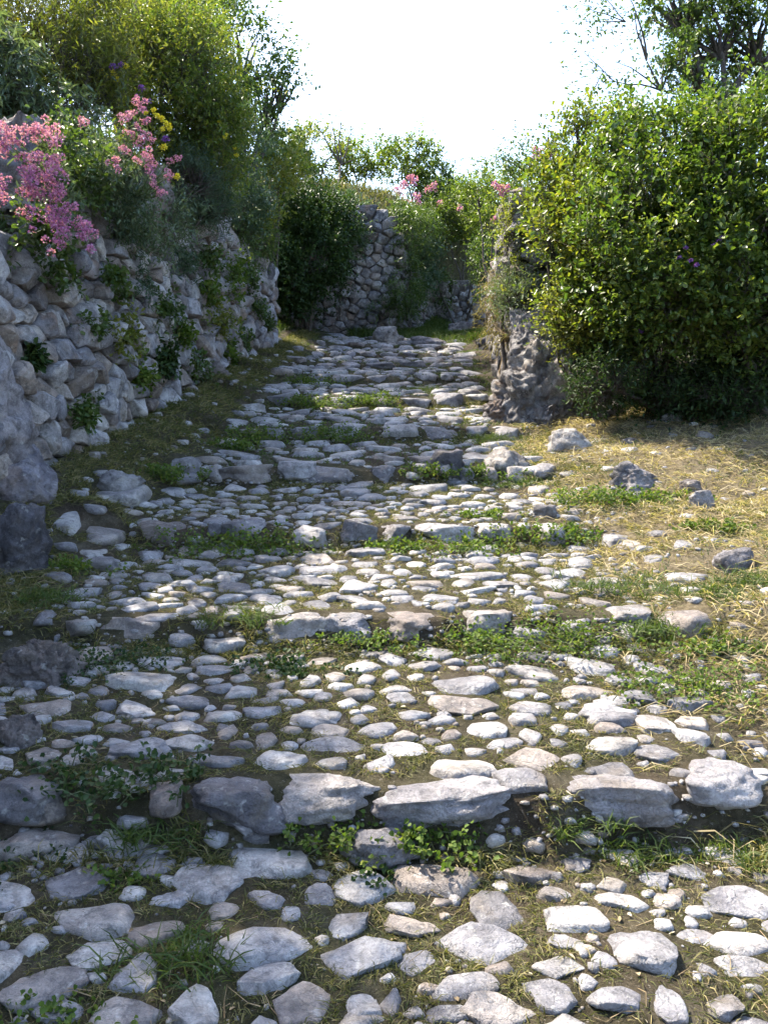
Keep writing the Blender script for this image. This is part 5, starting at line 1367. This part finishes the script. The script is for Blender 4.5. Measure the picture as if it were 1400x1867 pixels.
# ---------------------------------------------------------------- ground cover nobody could count
rgg = np.random.default_rng(900)
def scatter(n, x0, x1, y0, y1, dens, power=1.0):
    x = rgg.uniform(x0, x1, n); y = y0 + (y1 - y0) * rgg.random(n) ** power
    keep = rgg.random(n) < dens(x, y)
    return x[keep], y[keep]

def grass_cover(name, label, mat, x, y, ll, lw, lean, bend):
    z = height(x, y)
    n = len(x)
    d = unit(rgg.normal(size=(n, 3)) * [lean, lean, 0.25] + [0, 0, 1.0])
    d[:, 2] = np.abs(d[:, 2])
    v, q, t = blades(np.stack([x, y, z - 0.004], 1), d, ll * rgg.uniform(0.4, 1.3, n), lw, rgg, bend)
    return tag(mk(name, v, [t, q], M[mat], smooth=False), label, 'grass', kind='stuff')

wallgap = lambda x, y: (x > wall_x(y) + 0.05)
# short turf in the joints
def d_turf(x, y):
    m = np.clip(0.62 + 1.3 * fbm2(x, y, 0.35, 3, 91), 0.04, 1)
    return m * (~occ_at(x, y)) * wallgap(x, y) * np.where(x > 1.25, 0.35, 1.0)
x, y = scatter(360000, -2.0, 1.7, 1.35, 6.3, d_turf, 1.45)
grass_cover('short_grass', 'short olive grass growing in the joints of the cobbles', 'grass', x, y, 0.040, 0.0030, 1.5, 0.9)
x, y = scatter(90000, -2.0, 1.4, 6.0, 14.2, lambda x, y: d_turf(x, y) * (0.5 + sstep(0.75, 1.2, x)))
grass_cover('short_grass', 'short green grass between the far steps of the path', 'grass_green', x, y, 0.045, 0.006, 0.9, 0.8)
# longer growth hanging on the faces of the risers
xs, ys = [], []
for i, (ry, z0, z1) in enumerate(RISERS[1:7], 1):
    n = 12000 if i < 4 else 5000
    a = rgg.uniform(-1.5, 1.5, n)
    b = ry + SKEW[i] * a + rgg.normal(size=n) * 0.05 - 0.02
    k = (rgg.random(n) < np.clip(0.6 + 1.5 * fbm2(a, b * 0, 0.3, 3, 130 + i), 0.03, 1)) & ~occ_at(a, b)
    xs.append(a[k]); ys.append(b[k])
grass_cover('riser_grass', 'grass hanging over the earth faces of the steps', 'grass', np.concatenate(xs), np.concatenate(ys), 0.075, 0.0042, 1.1, 1.0)
# dry grass and straw on the right bank
def d_dry(x, y):
    return np.clip(sstep(0.7, 1.4, x + 0.3 * fbm2(x, y, 0.6, 3, 95)) * (0.55 + 0.9 * fbm2(x, y, 0.4, 3, 96)), 0, 1) * (~occ_at(x, y) | (x > 2.6))
x, y = scatter(80000, 0.6, 3.9, 2.2, 8.6, d_dry)
grass_cover('dry_grass', 'dry straw-coloured grass lying over the right bank', 'straw', x, y, 0.11, 0.0055, 2.4, 1.2)
x, y = scatter(65000, 0.9, 3.6, 2.2, 8.4, lambda x, y: d_dry(x, y) * np.clip(0.2 + 1.6 * fbm2(x, y, 0.5, 3, 97), 0, 1))
grass_cover('bank_grass', 'green grass mixed into the dry right bank', 'grass_green', x, y, 0.07, 0.0042, 1.0, 0.9)
# brown dry cover along the wall foot and the mound at the far end of the left wall
x, y = scatter(110000, -2.5, -1.0, 3.6, 13.8, lambda x, y: wallgap(x, y) * sstep(-1.35, -1.75, x - 0.055 * (y - 5) + 0.3 * fbm2(x, y, 0.5, 2, 98)) * (~occ_at(x, y)))
grass_cover('bank_weeds', 'thin brownish grass along the foot of the left wall', 'grass', x, y, 0.075, 0.0045, 1.5, 0.9)
# lush grass beyond the top of the path
x, y = scatter(36000, -0.6, 1.8, 13.7, 18.2, lambda x, y: (y < back_y(x)) * np.clip(sstep(13.7, 14.6, y + 0.5 * (x - 0.5)), 0, 1) * 0.95)
grass_cover('lush_grass', 'lush green grass in the hollow beyond the last step', 'grass_green', x, y, 0.16, 0.010, 0.55, 0.7)
# pale grass on the terrace crest
x, y = scatter(22000, -2.4, 3.0, 14.6, 19.5, lambda x, y: (y > back_y(x) + 0.12) * 0.9)
grass_cover('terrace_grass', 'pale sunlit grass along the terrace crest above the ruined wall', 'grass', x, y, 0.22, 0.011, 0.6, 0.8)
# hillside cover above the left wall
x, y = scatter(20000, -4.5, -1.4, 3.0, 14.5, lambda x, y: (x < wall_x(y) - 0.12) * np.clip(1.25 - 0.22 * (wall_x(y) - x), 0.15, 1))
grass_cover('hillside_grass', 'long green grass and weeds covering the hillside above the left wall', 'grass_green', x, y, 0.26, 0.010, 0.7, 0.9)
# terrace on the right
x, y = scatter(9000, 1.3, 4.0, 9.0, 15.5, lambda x, y: x > right_x(y) + 0.1)
grass_cover('right_terrace_grass', 'long grass on the terrace behind the right wall end', 'grass_green', x, y, 0.22, 0.010, 0.7, 0.9)

# gravel and stone chips
ga = Acc()
pebs = [stone_verts(1, 7100 + k, flat=0.6, rough=0.2) for k in range(10)]
x, y = scatter(9000, -1.9, 1.9, 1.35, 7.0, lambda x, y: (~occ_at(x, y)) * np.clip(0.35 + 1.6 * fbm2(x, y, 0.45, 3, 111), 0.05, 1), 1.2)
for i, (ry, z0, z1) in enumerate(RISERS[1:6], 1):
    a_ = rgg.uniform(-1.4, 1.4, 420)
    x = np.concatenate([x, a_]); y = np.concatenate([y, ry + SKEW[i] * a_ - 0.13 * fbm2(a_, a_ * 0 + ry, 0.5, 3, 5) + rgg.normal(size=420) * 0.05])
z = height(x, y)
for a, b, c in zip(x, y, z):
    v, f = pebs[int(rgg.integers(10))]
    r = 0.004 + 0.017 * rgg.random() ** 2.4
    ga.add(v * [r * rgg.uniform(.8, 1.6), r * rgg.uniform(.7, 1.3), r * 0.7] + [a, b, c + r * 0.25], f)
tag(ga.build('gravel', M['cobble_small']), 'loose gravel and pale stone chips between the cobbles', 'gravel', kind='stuff')
# fallen leaves and petals
x, y = scatter(5000, -2.1, 2.4, 1.35, 8.0, lambda x, y: np.clip(0.4 + 1.2 * fbm2(x, y, 0.6, 3, 121), 0.05, 1) * wallgap(x, y) * (~occ_at(x, y)), 1.2)
z = height(x, y)
d = unit(rgg.normal(size=(len(x), 3)) * [1, 1, 0.18])
v, f = leaves(np.stack([x, y, z + 0.006], 1), d, rgg.uniform(0.010, 0.030, len(x)), rgg.uniform(0.005, 0.014, len(x)), rgg, up=1.0)
tag(mk('leaf_litter', v, f, M['litter'], smooth=False), 'dead leaves and petals scattered over the path', 'litter', kind='stuff')
# dry stalks and twigs lying about
tw = Acc()
x, y = scatter(6500, -1.9, 3.2, 1.4, 8.2, lambda x, y: np.where(x > 0.9, 0.7, 0.55) * wallgap(x, y) * (~occ_at(x, y)), 1.3)
z = height(x, y)
for a, b, c in zip(x, y, z):
    an = rgg.uniform(0, 6.28); L = 0.025 + 0.13 * rgg.random() ** 2
    q = np.array([math.cos(an), math.sin(an), rgg.uniform(0.0, 0.2)]) * L
    p = np.array([a, b, c + 0.006])
    tw.add(*tube(np.stack([p, p + q * .5 + rgg.normal(size=3) * 0.01, p + q]), [0.0014, 0.0012, 0.0006], 3))
tag(tw.build('dry_twigs', M['dry_stem']), 'dry stalks and twigs lying on the ground', 'twigs', kind='stuff')
print('leaves', LEAFCOUNT[0], 'tris', sum(len(m.polygons) * 2 for m in bpy.data.meshes))
